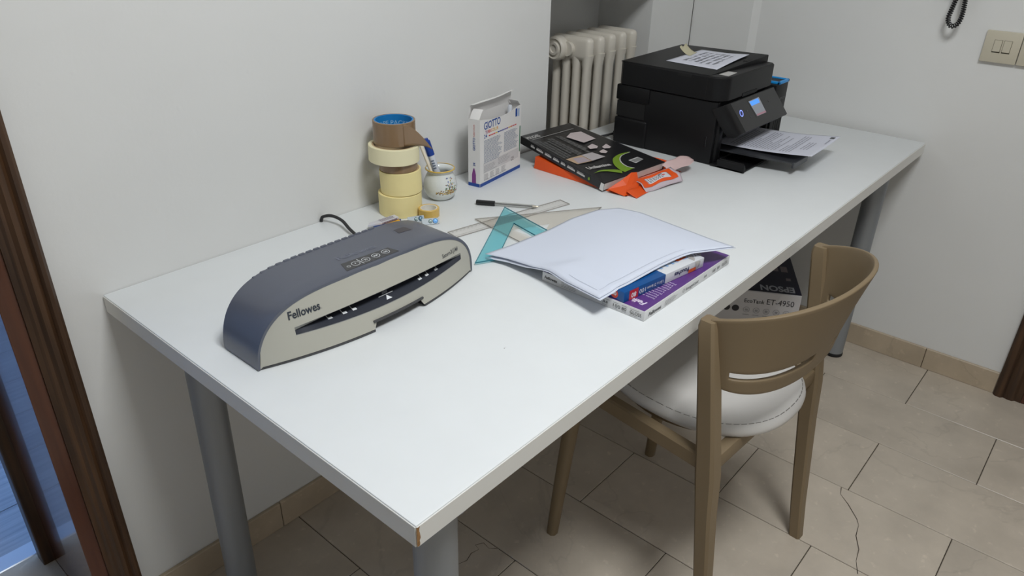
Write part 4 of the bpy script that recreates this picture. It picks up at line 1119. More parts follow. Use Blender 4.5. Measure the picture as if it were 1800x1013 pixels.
# white cut end (paper edges) at the low end
mb = MB()
e1 = q4-org; e2 = q3-org
mb = MB(); fwd = -(q1-q4).normalized()*0.0006
mb.quad(e1-nz*0.002+fwd, e1+(e2-e1)*0.97-nz*0.002+fwd, e1+(e2-e1)*0.97-nz*0.0185+fwd, e1-nz*0.0185+fwd)
build('grey_end', mb, mat('silver_grey_card', (206, 206, 203), 0.45), bp_)
mb = MB(); sd = -(q3-q4).normalized()
c0 = e1 + sd*0.0014
dv = (q1-q4).normalized()
mb.add([c0+dv*0.010-nz*0.002, c0+fwd*1.5-nz*0.002, c0+fwd*1.5-nz*0.0205, c0+dv*0.012-nz*0.0205], [(0,1,2,3)])
build('white_tab', mb, mat('white_tab_card', (222, 222, 220), 0.5), bp_)
mb = MB(); rr = random.Random(8)
for a0, b0, ln_ in ((0.035, 0.835, 0.36), (0.085, 0.83, 0.35), (0.135, 0.80, 0.30), (0.255, 0.83, 0.36), (0.300, 0.825, 0.35), (0.42, 0.835, 0.36), (0.46, 0.82, 0.30), (0.20, 0.80, 0.26)):
    b = b0
    while b > b0-ln_:
        s_ = rr.uniform(0.02, 0.05); tquad(mb, a0, b-s_, a0+0.012, b); tquad(mb, a0+0.020, b-s_*0.9, a0+0.032, b); b -= s_+0.006
build('small_print', mb, mat('dim_grey_print', (104, 104, 104), 0.5), bp_)
def top_text(s_, a0, b0, wd, ht, bold=0.02, col='white_print', skew=0.0):
    mb = MB(); L1 = (q3-q4).length; L2 = (q1-q4).length
    put_text(mb, s_, ht, (0,0,0), (1,0,0), (0,1,0), width=wd, bold=bold, fn=lambda x, y: tp_(a0+x/L1, b0+y/L2+skew*x/L1, 0.0007))
    build('lettering', mb, MATS[col], bp_)
mat('soft_white_print', (196, 194, 192), 0.5)
top_text('POUCHES', 0.015, 0.905, 0.056, 0.0135, 0.02, 'soft_white_print')
mb = MB(); tquad(mb, 0.05, 0.883, 0.86, 0.887); build('rule_line', mb, MATS['soft_white_print'], bp_)
top_text('Unilamina', 0.085, 0.232, 0.076, 0.0125, 0.03, 'soft_white_print', -0.14)
M_SW = mat('pale_pink_print', (196, 184, 184), 0.5)
def tpoly(mb, pts): mb.add([tp_(a, b, 0.0007) for a, b in pts], [tuple(range(len(pts)))])
for pts in ([(0.536, 0.779), (0.698, 0.826), (0.866, 0.801), (0.846, 0.627), (0.601, 0.618)], [(0.545, 0.545), (0.668, 0.565), (0.675, 0.505), (0.614, 0.479), (0.52, 0.5)],
            [(0.704, 0.476), (0.824, 0.502), (0.803, 0.436), (0.75, 0.424), (0.683, 0.444)], [(0.561, 0.425), (0.659, 0.438), (0.654, 0.387), (0.597, 0.372), (0.552, 0.397)]):
    mb = MB(); tpoly(mb, pts); build('swatch_print', mb, M_SW, bp_)
mb = MB(); tpoly(mb, [(0.034, 0.462), (0.283, 0.453), (0.28, 0.326), (0.066, 0.347)]); build('photo_print', mb, mat('photo_tan', (184, 158, 130), 0.4), bp_)
mb = MB(); tpoly(mb, [(0.288, 0.453), (0.464, 0.443), (0.512, 0.328), (0.286, 0.328)]); build('photo_print', mb, mat('photo_grey', (178, 172, 174), 0.4), bp_)
mb = MB(); mb.add([tp_(a, b, 0.0010) for a, b in ((0.12, 0.44), (0.26, 0.42), (0.27, 0.335), (0.09, 0.352))], [(0,1,2,3)]); build('photo_print', mb, mat('photo_mauve', (168, 156, 164), 0.4), bp_)
M_GRN = mat('lime_green_print', (116, 148, 40), 0.4)
def smooth(pl, n=6):
    P = [Vector((a, b, 0)) for a, b in pl]; r_ = cr(P, n); return [(p.x, p.y) for p in r_]
oc = smooth([(0.873, 0.286), (0.723, 0.299), (0.581, 0.278), (0.5, 0.242), (0.426, 0.179), (0.385, 0.096), (0.389, 0.045)])
ic = smooth([(0.868, 0.280), (0.72, 0.273), (0.631, 0.248), (0.564, 0.206), (0.524, 0.153), (0.517, 0.096), (0.554, 0.054)])
mb = MB()
for i in range(len(oc)-1):
    mb.add([tp_(*oc[i], 0.0007), tp_(*oc[i+1], 0.0007), tp_(*ic[i+1], 0.0007), tp_(*ic[i], 0.0007)], [(0,1,2,3)])
build('green_swirl', mb, M_GRN, bp_)
oc2 = smooth([(0.062, 0.161), (0.178, 0.171), (0.27, 0.147), (0.351, 0.111), (0.381, 0.073)]); ic2 = smooth([(0.062, 0.161), (0.156, 0.156), (0.237, 0.125), (0.298, 0.077), (0.34, 0.039)])
mb = MB()
for i in range(len(oc2)-1): mb.add([tp_(*oc2[i], 0.0009), tp_(*oc2[i+1], 0.0009), tp_(*ic2[i+1], 0.0009), tp_(*ic2[i], 0.0009)], [(0,1,2,3)])
build('green_leaf', mb, M_GRN, bp_)
mb = MB()
for i in range(len(ic)-1):
    mb.add([tp_(*ic[i], 0.0009), tp_(*ic[i+1], 0.0009), tp_(ic[i+1][0]+0.014, ic[i+1][1]-0.003, 0.0009), tp_(ic[i][0]+0.014, ic[i][1]-0.003, 0.0009)], [(0,1,2,3)])
build('white_swirl_line', mb, MATS['soft_white_print'], bp_)
mb = MB(); tpoly(mb, [(0.668, 0.178), (0.835, 0.181), (0.839, 0.125), (0.677, 0.107)]); lb = build('barcode_label', mb, mat('label_grey_white', (190, 190, 190), 0.5), bp_)
mb = MB()
for i in range(12): mb.add([tp_(0.687+0.012*i, 0.120, 0.0011), tp_(0.687+0.012*i+0.005, 0.120, 0.0011), tp_(0.687+0.012*i+0.005, 0.168, 0.0011), tp_(0.687+0.012*i, 0.168, 0.0011)], [(0,1,2,3)])
build('barcode_bars', mb, mat('bar_grey', (104, 104, 104), 0.5), lb)
# spine print
sx = (q4-q1).normalized(); sn = sx.cross(nz).normalized()
if sn.dot(Vector((-1,0,0))) < 0: sn = -sn
mb = MB(); rr = random.Random(21); x = 0.045
sp0 = q1 - org - nz*0.0125
while x < 0.245:
    w_ = rr.uniform(0.012, 0.032)
    put_rect(mb, sp0+sn*0.0012, sx, nz, x, 0.0, min(x+w_, 0.25), 0.0045, 0.0); put_rect(mb, sp0+sn*0.0012, sx, nz, x+0.001, 0.0058, min(x+w_*0.8, 0.25), 0.0068, 0.0); x += w_+0.007
build('spine_print', mb, MATS['soft_white_print'], bp_)
mb = MB(); put_poly(mb, sp0+sn*0.0013, sx, nz, [(0.258, -0.001), (0.263, -0.001), (0.265, 0.003), (0.262, 0.0075), (0.257, 0.004)], 0.0)
build('spine_logo', mb, M_GRN, bp_)
# clear wrap edge along the far side
mb = MB()
mb.tube([q2-org+Vector((0.004, 0.0, -0.004)), (q2*0.5+q3*0.5)-org+Vector((0.007, 0, -0.006)), q3-org+Vector((0.010, 0.02, -0.006)), q3-org+Vector((0.022, 0.0, -0.010))], 0.0024, 8)
build('wrap_edge', mb, mat('clear_wrap_white', (196, 194, 188), 0.25), bkp)

# orange packet: soft wedge below the black pack
M_OR = mat('orange_packet', (226, 84, 24), 0.42, var=0.05, vscale=18, bump=0.15, bscale=14)
op = thing('orange_packet', 'crumpled orange packet with white label and torn clear film under the black pack', 'packet', (1.15, -0.26, T))
def under(x, y):          # underside of the black pack at x,y
    p = q4 - nz*THK; return p.z - (nz.x*(x-p.x)+nz.y*(y-p.y))/nz.z
base_poly = [(1.052, -0.108), (1.300, -0.100), (1.305, -0.250), (1.300, -0.395), (1.180, -0.420), (1.045, -0.405), (1.042, -0.300), (1.048, -0.200)]
def org_fn(u, v):
    # u across (x), v from rear (0) to front (1)
    xl = 1.0515 - 0.008*v; xr = 1.302; x = xl + (xr-xl)*u; y = -0.106 - (0.292+0.012*math.sin(3*u))*v
    return x, y
NU, NV = 26, 30
rr = random.Random(3)
mb = MB(); topv = []; botv = []
for j in range(NV+1):
    for i in range(NU+1):
        u, v_ = i/NU, j/NV; x, y = org_fn(u, v_)
        h = min(under(x, y) - 0.0012, T+0.060)
        if y < -0.335: h = max(T+0.004, under(x, -0.335) - 0.0012 + 0.004*math.sin(23*u+5*v_) * (v_-0.79)*3)
        e = min(1, min(u, 1-u)*18+0.0, v_*30, (1-v_)*14)
        z = T+0.0006 + (max(h, T+0.003)-T)*(1 - (1-e)**2.5)
        topv.append(Vector((x + (0.004*(z-T)/0.03 if i == 0 else 0), y, z)))
v = topv; f = [(j*(NU+1)+i, j*(NU+1)+i+1, (j+1)*(NU+1)+i+1, (j+1)*(NU+1)+i) for j in range(NV) for i in range(NU)]
mb.add(v, f)
mb.add([(1.0525, -0.107, T+0.0006), (1.302, -0.107, T+0.0006), (1.302, -0.398, T+0.0006), (1.044, -0.398, T+0.0006)], [(3,2,1,0)])
# steep left flank that meets the black pack
fl_ = []
for j in range(25):
    y = -0.108 - 0.262*j/24; x = 1.0515-0.008*(j/24)
    fl_.append([Vector((x, y, T+0.0005)), Vector((x+0.0015, y, T+0.5*(under(x, y)-T))), Vector((x+0.004, y, under(x, y)-0.001)), Vector((x+0.03, y, under(x+0.03, y)-0.001))])
mb.loft(fl_, cap=False, closed=False)
orb = build('packet_body', mb, M_OR, op, smooth=45, world=True)
# folded corner flap at the front
A1 = [Vector((x, y, T+z)) for x, y, z in ((1.0330, -0.352, 0.010), (1.0409, -0.3948, 0.0014), (1.0969, -0.3995, 0.0024), (1.1139, -0.3850, 0.020), (1.1185, -0.3765, 0.0375), (1.1012, -0.3715, 0.0395), (1.0720, -0.3665, 0.028), (1.0699, -0.3800, 0.018), (1.0860, -0.3860, 0.016))]
mb = MB().add(A1, [(0,1,7), (0,7,6), (1,2,8), (1,8,7), (2,3,8), (3,4,8), (4,5,8), (5,7,8), (5,6,7)])
mb.add([A1[4], A1[5], A1[6], A1[0], Vector((1.045, -0.352, T+0.001)), Vector((1.125, -0.366, T+0.001)), A1[3], A1[2]], [(0,6,5), (6,7,5), (0,5,1), (1,5,2), (2,5,4), (2,4,3)])
build('corner_fold', mb, M_OR, op, world=True, solid=0.0006)
# front apron: film-like packet mouth with orange band and label
apc = coons([(1.105, -0.374, 0.020), (1.17, -0.388, 0.023), (1.245, -0.398, 0.026)], [(1.1000, -0.4190, 0.002), (1.1252, -0.4268, 0.002), (1.180, -0.4370, 0.006), (1.2290, -0.4460, 0.004)],
            [(1.105, -0.374, 0.020), (1.106, -0.398, 0.015), (1.1000, -0.4190, 0.002)], [(1.245, -0.398, 0.026), (1.2400, -0.428, 0.019), (1.2290, -0.4460, 0.004)])
def apron(u, v):
    p = apc(u, v); p.z = max(p.z + 0.0025*math.sin(11*u+4*v)*math.sin(pi*v), 0.0012) + T
    return p
build('packet_mouth', MB().grid(apron, 26, 10), mat('lilac_grey_film', (196, 182, 190), 0.25), op, smooth=60, world=True, solid=0.0005)
ef = lambda u, v, e=0.0012: apron(u, v) + Vector((0, 0, e))
mb = MB()
mb.grid(lambda u, v: ef(0.02+0.90*u, 0.06+0.70*v, 0.0010), 24, 8, lambda i, j: 4 <= i <= 19 and 2 <= j <= 5)
build('orange_band', mb, M_OR, op, smooth=60, world=True)
mb = MB().grid(lambda u, v: ef(0.19+0.55*u, 0.24+0.36*v, 0.0013), 16, 4)
lbl = build('paper_label', mb, mat('label_white', (214, 212, 216), 0.5), op, smooth=60, world=True)
mb = MB(); rr = random.Random(12)
for j in range(4):
    u = 0.22
    while u < 0.52:
        s_ = rr.uniform(0.02, 0.06); v0 = 0.28+0.075*j
        mb.quad(ef(u, v0, .0018), ef(u+s_, v0, .0018), ef(u+s_, v0+0.035, .0018), ef(u, v0+0.035, .0018)); u += s_+0.02
mb.quad(ef(0.50, 0.27, .0018), ef(0.60, 0.27, .0018), ef(0.60, 0.34, .0018), ef(0.50, 0.34, .0018))
build('label_print', mb, mat('label_dark_print', (96, 94, 106), 0.6), lbl, world=True)
mb = MB(); put_text(mb, 'RC', 0.0, (0,0,0), (1,0,0), (0,1,0)) if False else None
mb = MB(); put_text(mb, '100', 0.01, (0,0,0), (1,0,0), (0,1,0), bold=0.03, fn=lambda a, b: ef(0.56+a*7.0*0.9, 0.47-b*10.0, .0018)) if False else None
mb.quad(ef(0.56, 0.38, .0018), ef(0.64, 0.38, .0018), ef(0.64, 0.45, .0018), ef(0.56, 0.45, .0018))
build('label_red_print', mb, mat('label_red', (206, 60, 54), 0.6), lbl, world=True)
# orange foot in front of it and pale torn tongue on the right
mb = MB().grid(lambda u, v: Vector((1.050+0.080*u, -0.394-0.030*v*(1-0.15*u), T+0.0095*(1-v)**1.3+0.0016+0.002*math.sin(8*u)*(1-v))), 16, 6)
build('front_fold', mb, M_OR, op, smooth=60, world=True, solid=0.0005)
tgc = coons([(1.245, -0.372, 0.024), (1.269, -0.3740, 0.030), (1.3189, -0.3780, 0.033), (1.3409, -0.3976, 0.030)], [(1.2479, -0.4098, 0.022), (1.2733, -0.4181, 0.022), (1.305, -0.4230, 0.026), (1.3253, -0.4207, 0.025)],
            [(1.245, -0.372, 0.024), (1.238, -0.392, 0.020), (1.2479, -0.4098, 0.022)], [(1.3409, -0.3976, 0.030), (1.340, -0.411, 0.029), (1.3253, -0.4207, 0.025)])
def tongue(u, v):
    p = tgc(u, v); p.z += T + 0.002*math.sin(9*u+5*v); return p
build('torn_tongue', MB().grid(tongue, 12, 16), mat('pale_pink_film', (216, 188, 186), 0.35), op, smooth=60, world=True, solid=0.0005)
mb = MB().tube([(1.2745, -0.3254, T+0.026), (1.281, -0.348, T+0.024), (1.2843, -0.3653, T+0.022)], 0.0035, 8)
build('orange_edge', mb, M_OR, op, smooth=60, world=True)

# ================================================================== PRINTER
PX, PY = 1.398, -0.44
M_PR = mat('printer_black', (15, 15, 17), 0.46, spec=0.3, bump=0.03, bscale=1200)
M_PRG = mat('printer_gloss_black', (28, 28, 30), 0.22, spec=0.5)
M_PRD = mat('printer_recess', (12, 12, 13), 0.7)
pr = thing('printer', 'black ink-tank printer with tilted control panel and blue tank rim', 'printer', (PX, PY, T))
RW = 0.345
mb = MB()
mb.rbox((0.004, 0.012, 0.0), (0.020, 0.315, 0.166), 0.003, 2)          # left cheek
mb.rbox((0.0, 0.215, 0.0), (0.05, 0.322, 0.077), 0.006, 3)             # rear lower bulge
mb.rbox((0.0, 0.215, 0.125), (0.05, 0.322, 0.168), 0.004, 2)
mb.rbox((0.02, 0.06, 0.0), (RW, 0.318, 0.166), 0.003, 2)               # core
mb.rbox((0.018, 0.004, 0.0), (0.046, 0.10, 0.150), 0.006, 2)           # front left pillar
mb.rbox((0.336, 0.006, 0.0), (RW+0.004, 0.10, 0.120), 0.004, 2)        # front right pillar
mb.rbox((0.03, 0.004, 0.0), (0.36, 0.09, 0.010), 0.002, 1)
pbody = build('body', mb, M_PR, pr, smooth=35)
build('feed_opening', MB().box((0.046, 0.056, 0.012), (0.34, 0.062, 0.10)), M_PRD, pbody)
build('side_recess', MB().box((0.0035, 0.226, 0.080), (0.006, 0.318, 0.123)), M_PRD, pbody)
build('side_button', MB().rbox((0.002, 0.030, 0.045), (0.005, 0.034, 0.075), 0.001, 1), M_PRG, pbody)
# scanner lid with rounded front-left corner
def lid_outline(z_in=0.0, n=10):
    r = 0.038; x0, x1, y0, y1 = 0.0+z_in, 0.302-z_in, -0.002+z_in, 0.318-z_in
    pts = [(x0+r-r*math.cos(pi/2*i/n), y0+r-r*math.sin(pi/2*i/n)) for i in range(n+1)]
    r2 = 0.012
    pts += [(x1-r2+r2*math.sin(pi/2*i/4), y0+r2-r2*math.cos(pi/2*i/4)) for i in range(5)]
    pts += [(x1, y1-0.012), (x1-0.012, y1), (x0+0.012, y1), (x0, y1-0.012)]
    return pts
mb = MB()
def lz(p, z): return Vector((p[0], p[1], z))
o0, o1 = lid_outline(), lid_outline(0.003)
top_slope = lambda p: 0.2305 - (0.010 if p[1] < 0.03 else 0.0)*(0.03-p[1])/0.03*0.4
mb.loft([[lz(p, 0.1675) for p in o1], [lz(p, 0.170) for p in o0], [lz(p, 0.2265) for p in o0], [lz(p, 0.2305) for p in o1]])
ld_ = build('scanner_lid', mb, M_PR, pr, smooth=35)
mb = MB(); cv = [(0.004, 0.046), (0.297, 0.030), (0.297, 0.326), (0.004, 0.326)]
def cvz(x, y): return 0.2312 + x/0.31*(0.0168 - 0.0065*y/0.30)
secs = []
for i in range(11):
    x = 0.004+0.306*i/10; y0 = 0.046-0.020*i/10; y1 = 0.316-0.014*i/10
    secs.append([Vector((x, y0, 0.2290)), Vector((x, y0, cvz(x, y0)-0.001)), Vector((x, y0+0.0015, cvz(x, y0))), Vector((x, y1-0.0015, cvz(x, y1))), Vector((x, y1, cvz(x, y1)-0.001)), Vector((x, y1, 0.2290))])
mb.loft(secs)
build('document_cover', mb, M_PR, ld_, smooth=35)
build('side_notch', MB().box((-0.0006, 0.095, 0.2195), (0.004, 0.135, 0.2275)), M_PRD, ld_)
build('finger_notch', MB().prism([(0.112, -0.0032), (0.200, -0.0032), (0.200, 0.01), (0.112, 0.01)], 0.1672, 0.176), M_PRD, ld_)
build('cover_slot', MB().rbox((0.196, 0.036, 0.2385), (0.240, 0.050, 0.2435), 0.002, 1), M_PRD, ld_)
build('lid_seam', MB().box((-0.0004, 0.0485, 0.168), (0.002, 0.0495, 0.229)), M_PRD, ld_)
mb = MB(); ab = [(0.036, 0.037), (0.090, 0.038), (0.092, 0.013), (0.034, 0.009)]
mb.prism(ab[::-1], 0.2306, 0.2311)
build('sticker', mb, mat('silver_sticker', (188, 186, 184), 0.4), ld_)
# control panel
A = Vector((0.0, -0.004, 0.163)); e = Vector((0, -0.042, -0.078)); en = e.normalized(); pnl = Vector((1,0,0)).cross(e).normalized()
if pnl.y > 0: pnl = -pnl
SL = 0.036
def pp(x, s, out=0.0): return A + Vector((x, 0, 0)) + e*s + pnl*out
def ps_(x, s, out=0.0): return pp(x + SL*s, s, out)
mb = MB(); secs = []
for x, k_ in ((-0.004, 0.55), (0.000, 0.80), (0.008, 0.95), (0.020, 1.0), (0.034, 1.0), (0.306, 1.0), (0.312, 0.97)):
    sh_ = -0.030*(1-k_)
    secs.append([ps_(x, 0.0, sh_), ps_(x, 0.5, sh_), ps_(x, 0.97, sh_), ps_(x, 1.0, sh_-0.004), ps_(x, 0.95, -0.030), ps_(x, 0.5, -0.034), ps_(x, 0.0, -0.030)])
mb.loft(secs)
cpn = build('control_panel', mb, M_PR, pr, smooth=40)
def ppanel(name, pts, m_, par=cpn, out=0.0006):
    return build(name, MB().add([pp(x, s, out) for x, s in pts], [tuple(range(len(pts)))]), m_, par)
ppanel('face_plate', [(0.040, 0.02), (0.310, 0.02), (0.344, 0.97), (0.074, 0.97)], M_PRG, out=0.0003)
sc = ppanel('screen_frame', [(0.132, 0.10), (0.212, 0.10), (0.226, 0.70), (0.156, 0.70)], mat('screen_black', (16, 16, 18), 0.12))
ppanel('screen', [(0.1375, 0.147), (0.203, 0.133), (0.220, 0.663), (0.162, 0.664)], mat('screen_grey', (120, 124, 130), 0.3, emit=(112, 116, 124), estr=0.55), sc, 0.0009)
ppanel('screen_bar', [(0.142, 0.17), (0.195, 0.16), (0.1995, 0.30), (0.148, 0.31)], mat('screen_blue', (70, 140, 230), 0.3, emit=(70, 140, 230), estr=0.8), sc, 0.0012)
ppanel('screen_foot', [(0.1600, 0.60), (0.217, 0.60), (0.2195, 0.655), (0.1625, 0.655)], mat('screen_pink', (140, 100, 110), 0.3, emit=(140, 100, 110), estr=0.5), sc, 0.0012)
mb = MB(); v = []; f = []
for i in range(24):
    a = 2*pi*i/24
    for r_ in (0.0092, 0.0068): v.append(pp(0.0807+r_*math.cos(a), 0.40+r_*math.sin(a)/e.length, 0.0009))
for i in range(24):
    j = (i+1) % 24; f.append((2*i, 2*j, 2*j+1, 2*i+1))
build('power_ring', MB().add(v, f), mat('power_glow', (150, 170, 255), 0.3, emit=(130, 150, 255), estr=1.2), cpn)
mb = MB(); mb.add([pp(0.0807+0.0062*math.cos(2*pi*i/16), 0.40+0.0062*math.sin(2*pi*i/16)/e.length, 0.0008) for i in range(16)], [tuple(range(16))])
build('power_button', mb, mat('power_blue', (30, 36, 90), 0.3), cpn)
mb = MB()
for x, s in ((0.1139, 0.387), (0.1249, 0.609), (0.2533, 0.364)): mb.add([pp(x+0.0022*math.cos(2*pi*i/8), s+0.0022*math.sin(2*pi*i/8)/e.length, 0.0009) for i in range(8)], [tuple(range(8))])
build('touch_mark', mb, mat('dim_touch_mark', (92, 92, 94), 0.5), cpn)
# ink tank on the right
mb = MB(); mb.rbox((0.347, 0.000, 0.0), (0.432, 0.200, 0.161), 0.004, 2)
tk = build('ink_tank', mb, M_PR, pr, smooth=35)
M_CY = mat('cyan_blue_rim', (28, 150, 226), 0.35)
mb = MB()
RZ0, RZ1, RX0, RX1 = 0.159, 0.1675, 0.361, 0.433
mb.rbox((RX0, -0.001, RZ0), (RX1, 0.007, RZ1), 0.002, 2); mb.rbox((RX0, 0.113, RZ0), (RX1, 0.121, RZ1), 0.002, 2); mb.rbox((RX1-0.008, -0.001, RZ0), (RX1, 0.121, RZ1), 0.002, 2); mb.rbox((RX0, -0.001, RZ0), (RX0+0.008, 0.121, RZ1), 0.002, 2)
build('blue_rim', mb, M_CY, tk, smooth=35)
build('tank_lid', MB().rbox((0.368, 0.006, 0.159), (0.426, 0.115, 0.1640), 0.002, 1), M_PR, tk)
mb = MB(); put_text(mb, 'EPSON', 0.0075, (0.385, -0.0004, 0.112), (1,0,0), (0,0,1), width=0.036, bold=0.02)
build('tank_lettering', mb, mat('tank_grey_print', (84, 84, 88), 0.4), tk)
mb = MB()
for i in range(4): mb.box((0.371+0.0145*i, -0.0008, 0.008), (0.381+0.0145*i, 0.004, 0.060))
build('ink_window', mb, M_PRD, tk)
# output tray and the low front lip of the cassette
mb = MB(); 
mb.loft([[Vector((0.055, 0.06, 0.028)), Vector((0.30, 0.06, 0.028)), Vector((0.30, 0.06, 0.032)), Vector((0.055, 0.06, 0.032))],
         [Vector((0.062, -0.10, 0.030)), Vector((0.29, -0.10, 0.030)), Vector((0.29, -0.10, 0.034)), Vector((0.062, -0.10, 0.034))],
         [Vector((0.080, -0.185, 0.030)), Vector((0.24, -0.185, 0.030)), Vector((0.24, -0.185, 0.0335)), Vector((0.080, -0.185, 0.0335))]])
ot = build('output_tray', mb, mat('smoked_tray', (52, 54, 58), 0.3), pr)
mb = MB(); mb.rbox((0.072, -0.1875, 0.020), (0.076+0.004, -0.183, 0.036), 0.001, 1); mb.rbox((0.076, -0.1875, 0.018), (0.17, -0.184, 0.0335), 0.0012, 1)
build('tray_stop', mb, MATS['smoked_tray'], ot)
mb = MB(); mb.rbox((0.000, -0.086, 0.0004), (0.158, 0.01, 0.006), 0.0015, 1); mb.rbox((0.000, -0.088, 0.0004), (0.006, -0.010, 0.022), 0.0015, 1)
mb.add([(0.003, -0.088, 0.001), (0.003, -0.012, 0.001), (0.014, -0.012, 0.022), (0.014, -0.080, 0.022), (0.020, -0.086, 0.006)], [(0,1,2,3), (0,3,4)])
build('cassette_lip', mb, M_PR, pr, smooth=35)
# cord at the back
cable = cr([(0.09, 0.318, 0.030), (0.05, 0.345, 0.012), (0.0, 0.365, 0.006), (-0.05, 0.385, 0.004), (-0.07, 0.43, 0.0044), (-0.03, 0.4375, 0.0044)])
build('power_cord', MB().tube(cable, 0.0035, 8), MATS['black_rubber'], pr, smooth=60)
mb = MB().rbox((0.045, 0.335, 0.0008), (0.085, 0.352, 0.018), 0.003, 2)
build('cord_plug', mb, M_BLACK, pr, smooth=35)

# printed sheet coming out of the printer
M_PAPER2 = mat('copy_paper', (212, 214, 226), 0.7)
def psheet(u, v):
    x = 1.494 + 0.229*u + 0.006*u*v; y = -0.390 - 0.270*v + 0.009*u
    z = T + 0.0365 + 0.0185*v - 0.005*math.sin(pi*v) + 0.004*max(0, v-0.6)*u - 0.002*math.sin(pi*u)*v
    return Vector((x, y, z))
sp = thing('printed_sheet', 'sheet of printed text lying in the printer output tray', 'paper', (1.61, -0.53, T+0.045))
pt = build('sheet', MB().grid(psheet, 24, 30), M_PAPER2, sp, smooth=60, world=True, solid=0.0002)
mb = MB(); rr = random.Random(31)
for j in range(25):
    v0 = 0.86 - 0.030*j
    if j in (3, 8): continue
    u = 0.10; ue = 0.90 - 0.5*(rr.random()**3)
    if j < 3: u, ue = 0.28, 0.62
    while u < ue:
        s_ = rr.uniform(0.03, 0.10); e_ = min(u+s_, ue)
        mb.quad(psheet(u, v0)+Vector((0,0,.0006)), psheet(e_, v0)+Vector((0,0,.0006)), psheet(e_, v0+0.012)+Vector((0,0,.0006)), psheet(u, v0+0.012)+Vector((0,0,.0006))); u = e_+0.012
build('text_lines', mb, mat('grey_text_print', (158, 160, 172), 0.7), pt, world=True)
mb = MB(); mb.quad(*[psheet(a, b)+Vector((0,0,.0007)) for a, b in ((0.86, 0.925), (0.935, 0.925), (0.935, 0.970), (0.86, 0.970))])
build('black_logo', mb, MATS['charcoal_print'], pt, world=True)
mb = MB(); mb.quad(*[psheet(a, b)+Vector((0,0,.0007)) for a, b in ((0.60, 0.945), (0.80, 0.945), (0.80, 0.958), (0.60, 0.958))])
build('header_print', mb, MATS['grey_text_print'], pt, world=True)

# note lying on the printer
zz0 = T+0.2345
nc = [(1.474, -0.2220), (1.464, -0.3810), (1.658, -0.3790), (1.664, -0.2290)]   # px order: left, front, right, rear
def note(u, v):
    a, b, c, d = [Vector((p[0], p[1], 0)) for p in nc]
    p = (1-v)*((1-u)*a+u*d) + v*((1-u)*b+u*c)
    z = T + cvz(p.x-PX, p.y-PY) + 0.0010 + 0.005*max(0, v-0.55)*u*2 + 0.0015*math.sin(3*u)*v
    return Vector((p.x, p.y, z))
nt_ = thing('paper_note', 'handwritten white note taped to the top of the printer', 'paper', (1.60, -0.29, zz0))
ns = build('sheet', MB().grid(note, 18, 16), M_PAPER2, nt_, smooth=60, world=True, solid=0.0002)
mb = MB(); rr = random.Random(17)
for j in range(6):
    u = 0.16 + 0.05*rr.random()
    while u < 0.84:
        s_ = rr.uniform(0.012, 0.03); v0 = 0.20+0.115*j; h_ = rr.uniform(0.03, 0.075); sk = 0.02
        q = [note(u, v0), note(u+s_*0.5, v0), note(u+s_*0.5+sk, v0+h_), note(u+sk, v0+h_)]
        mb.quad(*[p+Vector((0,0,.0006)) for p in q]); u += s_*1.25 + (0.05 if rr.random() < 0.18 else 0)
build('handwriting', mb, mat('ink_grey', (88, 90, 98), 0.7), ns, world=True)
def strip(u, v):
    a = Vector((1.590, -0.243, 0)); b = Vector((1.606, -0.198, 0))
    p = a.lerp(b, v) + Vector((0.050*(u-0.5), 0.006*(u-0.5), 0.0))
    p.z = T + cvz(p.x-PX, p.y-PY) + 0.0022 + 0.016*v**1.4
    p.z += 0.006*v*(1-v)*-2 + (0.003*math.sin(9*u) if v > 0.98 else 0)
    return p
build('tape_strip', MB().grid(strip, 8, 8), mat('dull_masking_tape', (196, 190, 160), 0.55), nt_, smooth=60, world=True, solid=0.0002)

# ================================================================== CARTON UNDER THE TABLE
cz = 0.35
c0 = Vector((1.6057, -0.6832, 0)); d1 = Vector((-0.0680, 0.1197, 0)).normalized(); d2 = Vector((d1.y, -d1.x, 0))
if d2.x < 0: d2 = -d2
az = math.atan2(d2.y, d2.x)
cb = thing('printer_carton', 'white and navy printer carton on the floor under the table', 'carton', c0, az)
# local x along d2 (away from camera), local y along d1 (towards the wall)
CW, CDp = 0.44, 0.40
cart = build('box', MB().rbox((0, 0, 0.0), (CDp, CW, cz), 0.003, 1), mat('white_carton_board', (206, 204, 206), 0.6), cb)
mb = MB(); put_rect(mb, (0, 0, cz), (1,0,0), (0,1,0), 0.001, 0.001, CDp-0.001, CW-0.001, 0.0003)
nv = build('navy_top', mb, mat('navy_gloss_print', (22, 24, 48), 0.4), cart)
mb = MB()
# upside down for the camera: reads from the far side of the carton
put_text(mb, 'EPSON', 0.034, (0.046, 0.018, cz), (0, 1, 0), (-1, 0, 0), width=0.098, bold=0.03, eps=0.0006)
build('top_lettering', mb, mat('silver_print', (170, 172, 180), 0.4), nv)
for r_ in ((0.150, 0.022, 0.190, 0.042), (0.152, 0.050, 0.190, 0.072), (0.090, 0.020, 0.108, 0.034)):
    build('picture_print', put_rect(MB(), (0, 0, cz), (1,0,0), (0,1,0), *r_, 0.0006), mat('dusty_print', (122, 112, 116), 0.5), nv)
mb = MB()
put_text(mb, 'EcoTank', 0.0125, (-0.0003, 0.158, cz-0.040), (0,-1,0), (0,0,1), width=0.058, bold=0.01, eps=0.0003)
put_text(mb, 'ET-4950', 0.0185, (-0.0003, 0.094, cz-0.040), (0,-1,0), (0,0,1), width=0.077, bold=0.0, eps=0.0003)
build('front_lettering', mb, mat('carton_dark_print', (44, 44, 50), 0.5), cart)
mb = MB()
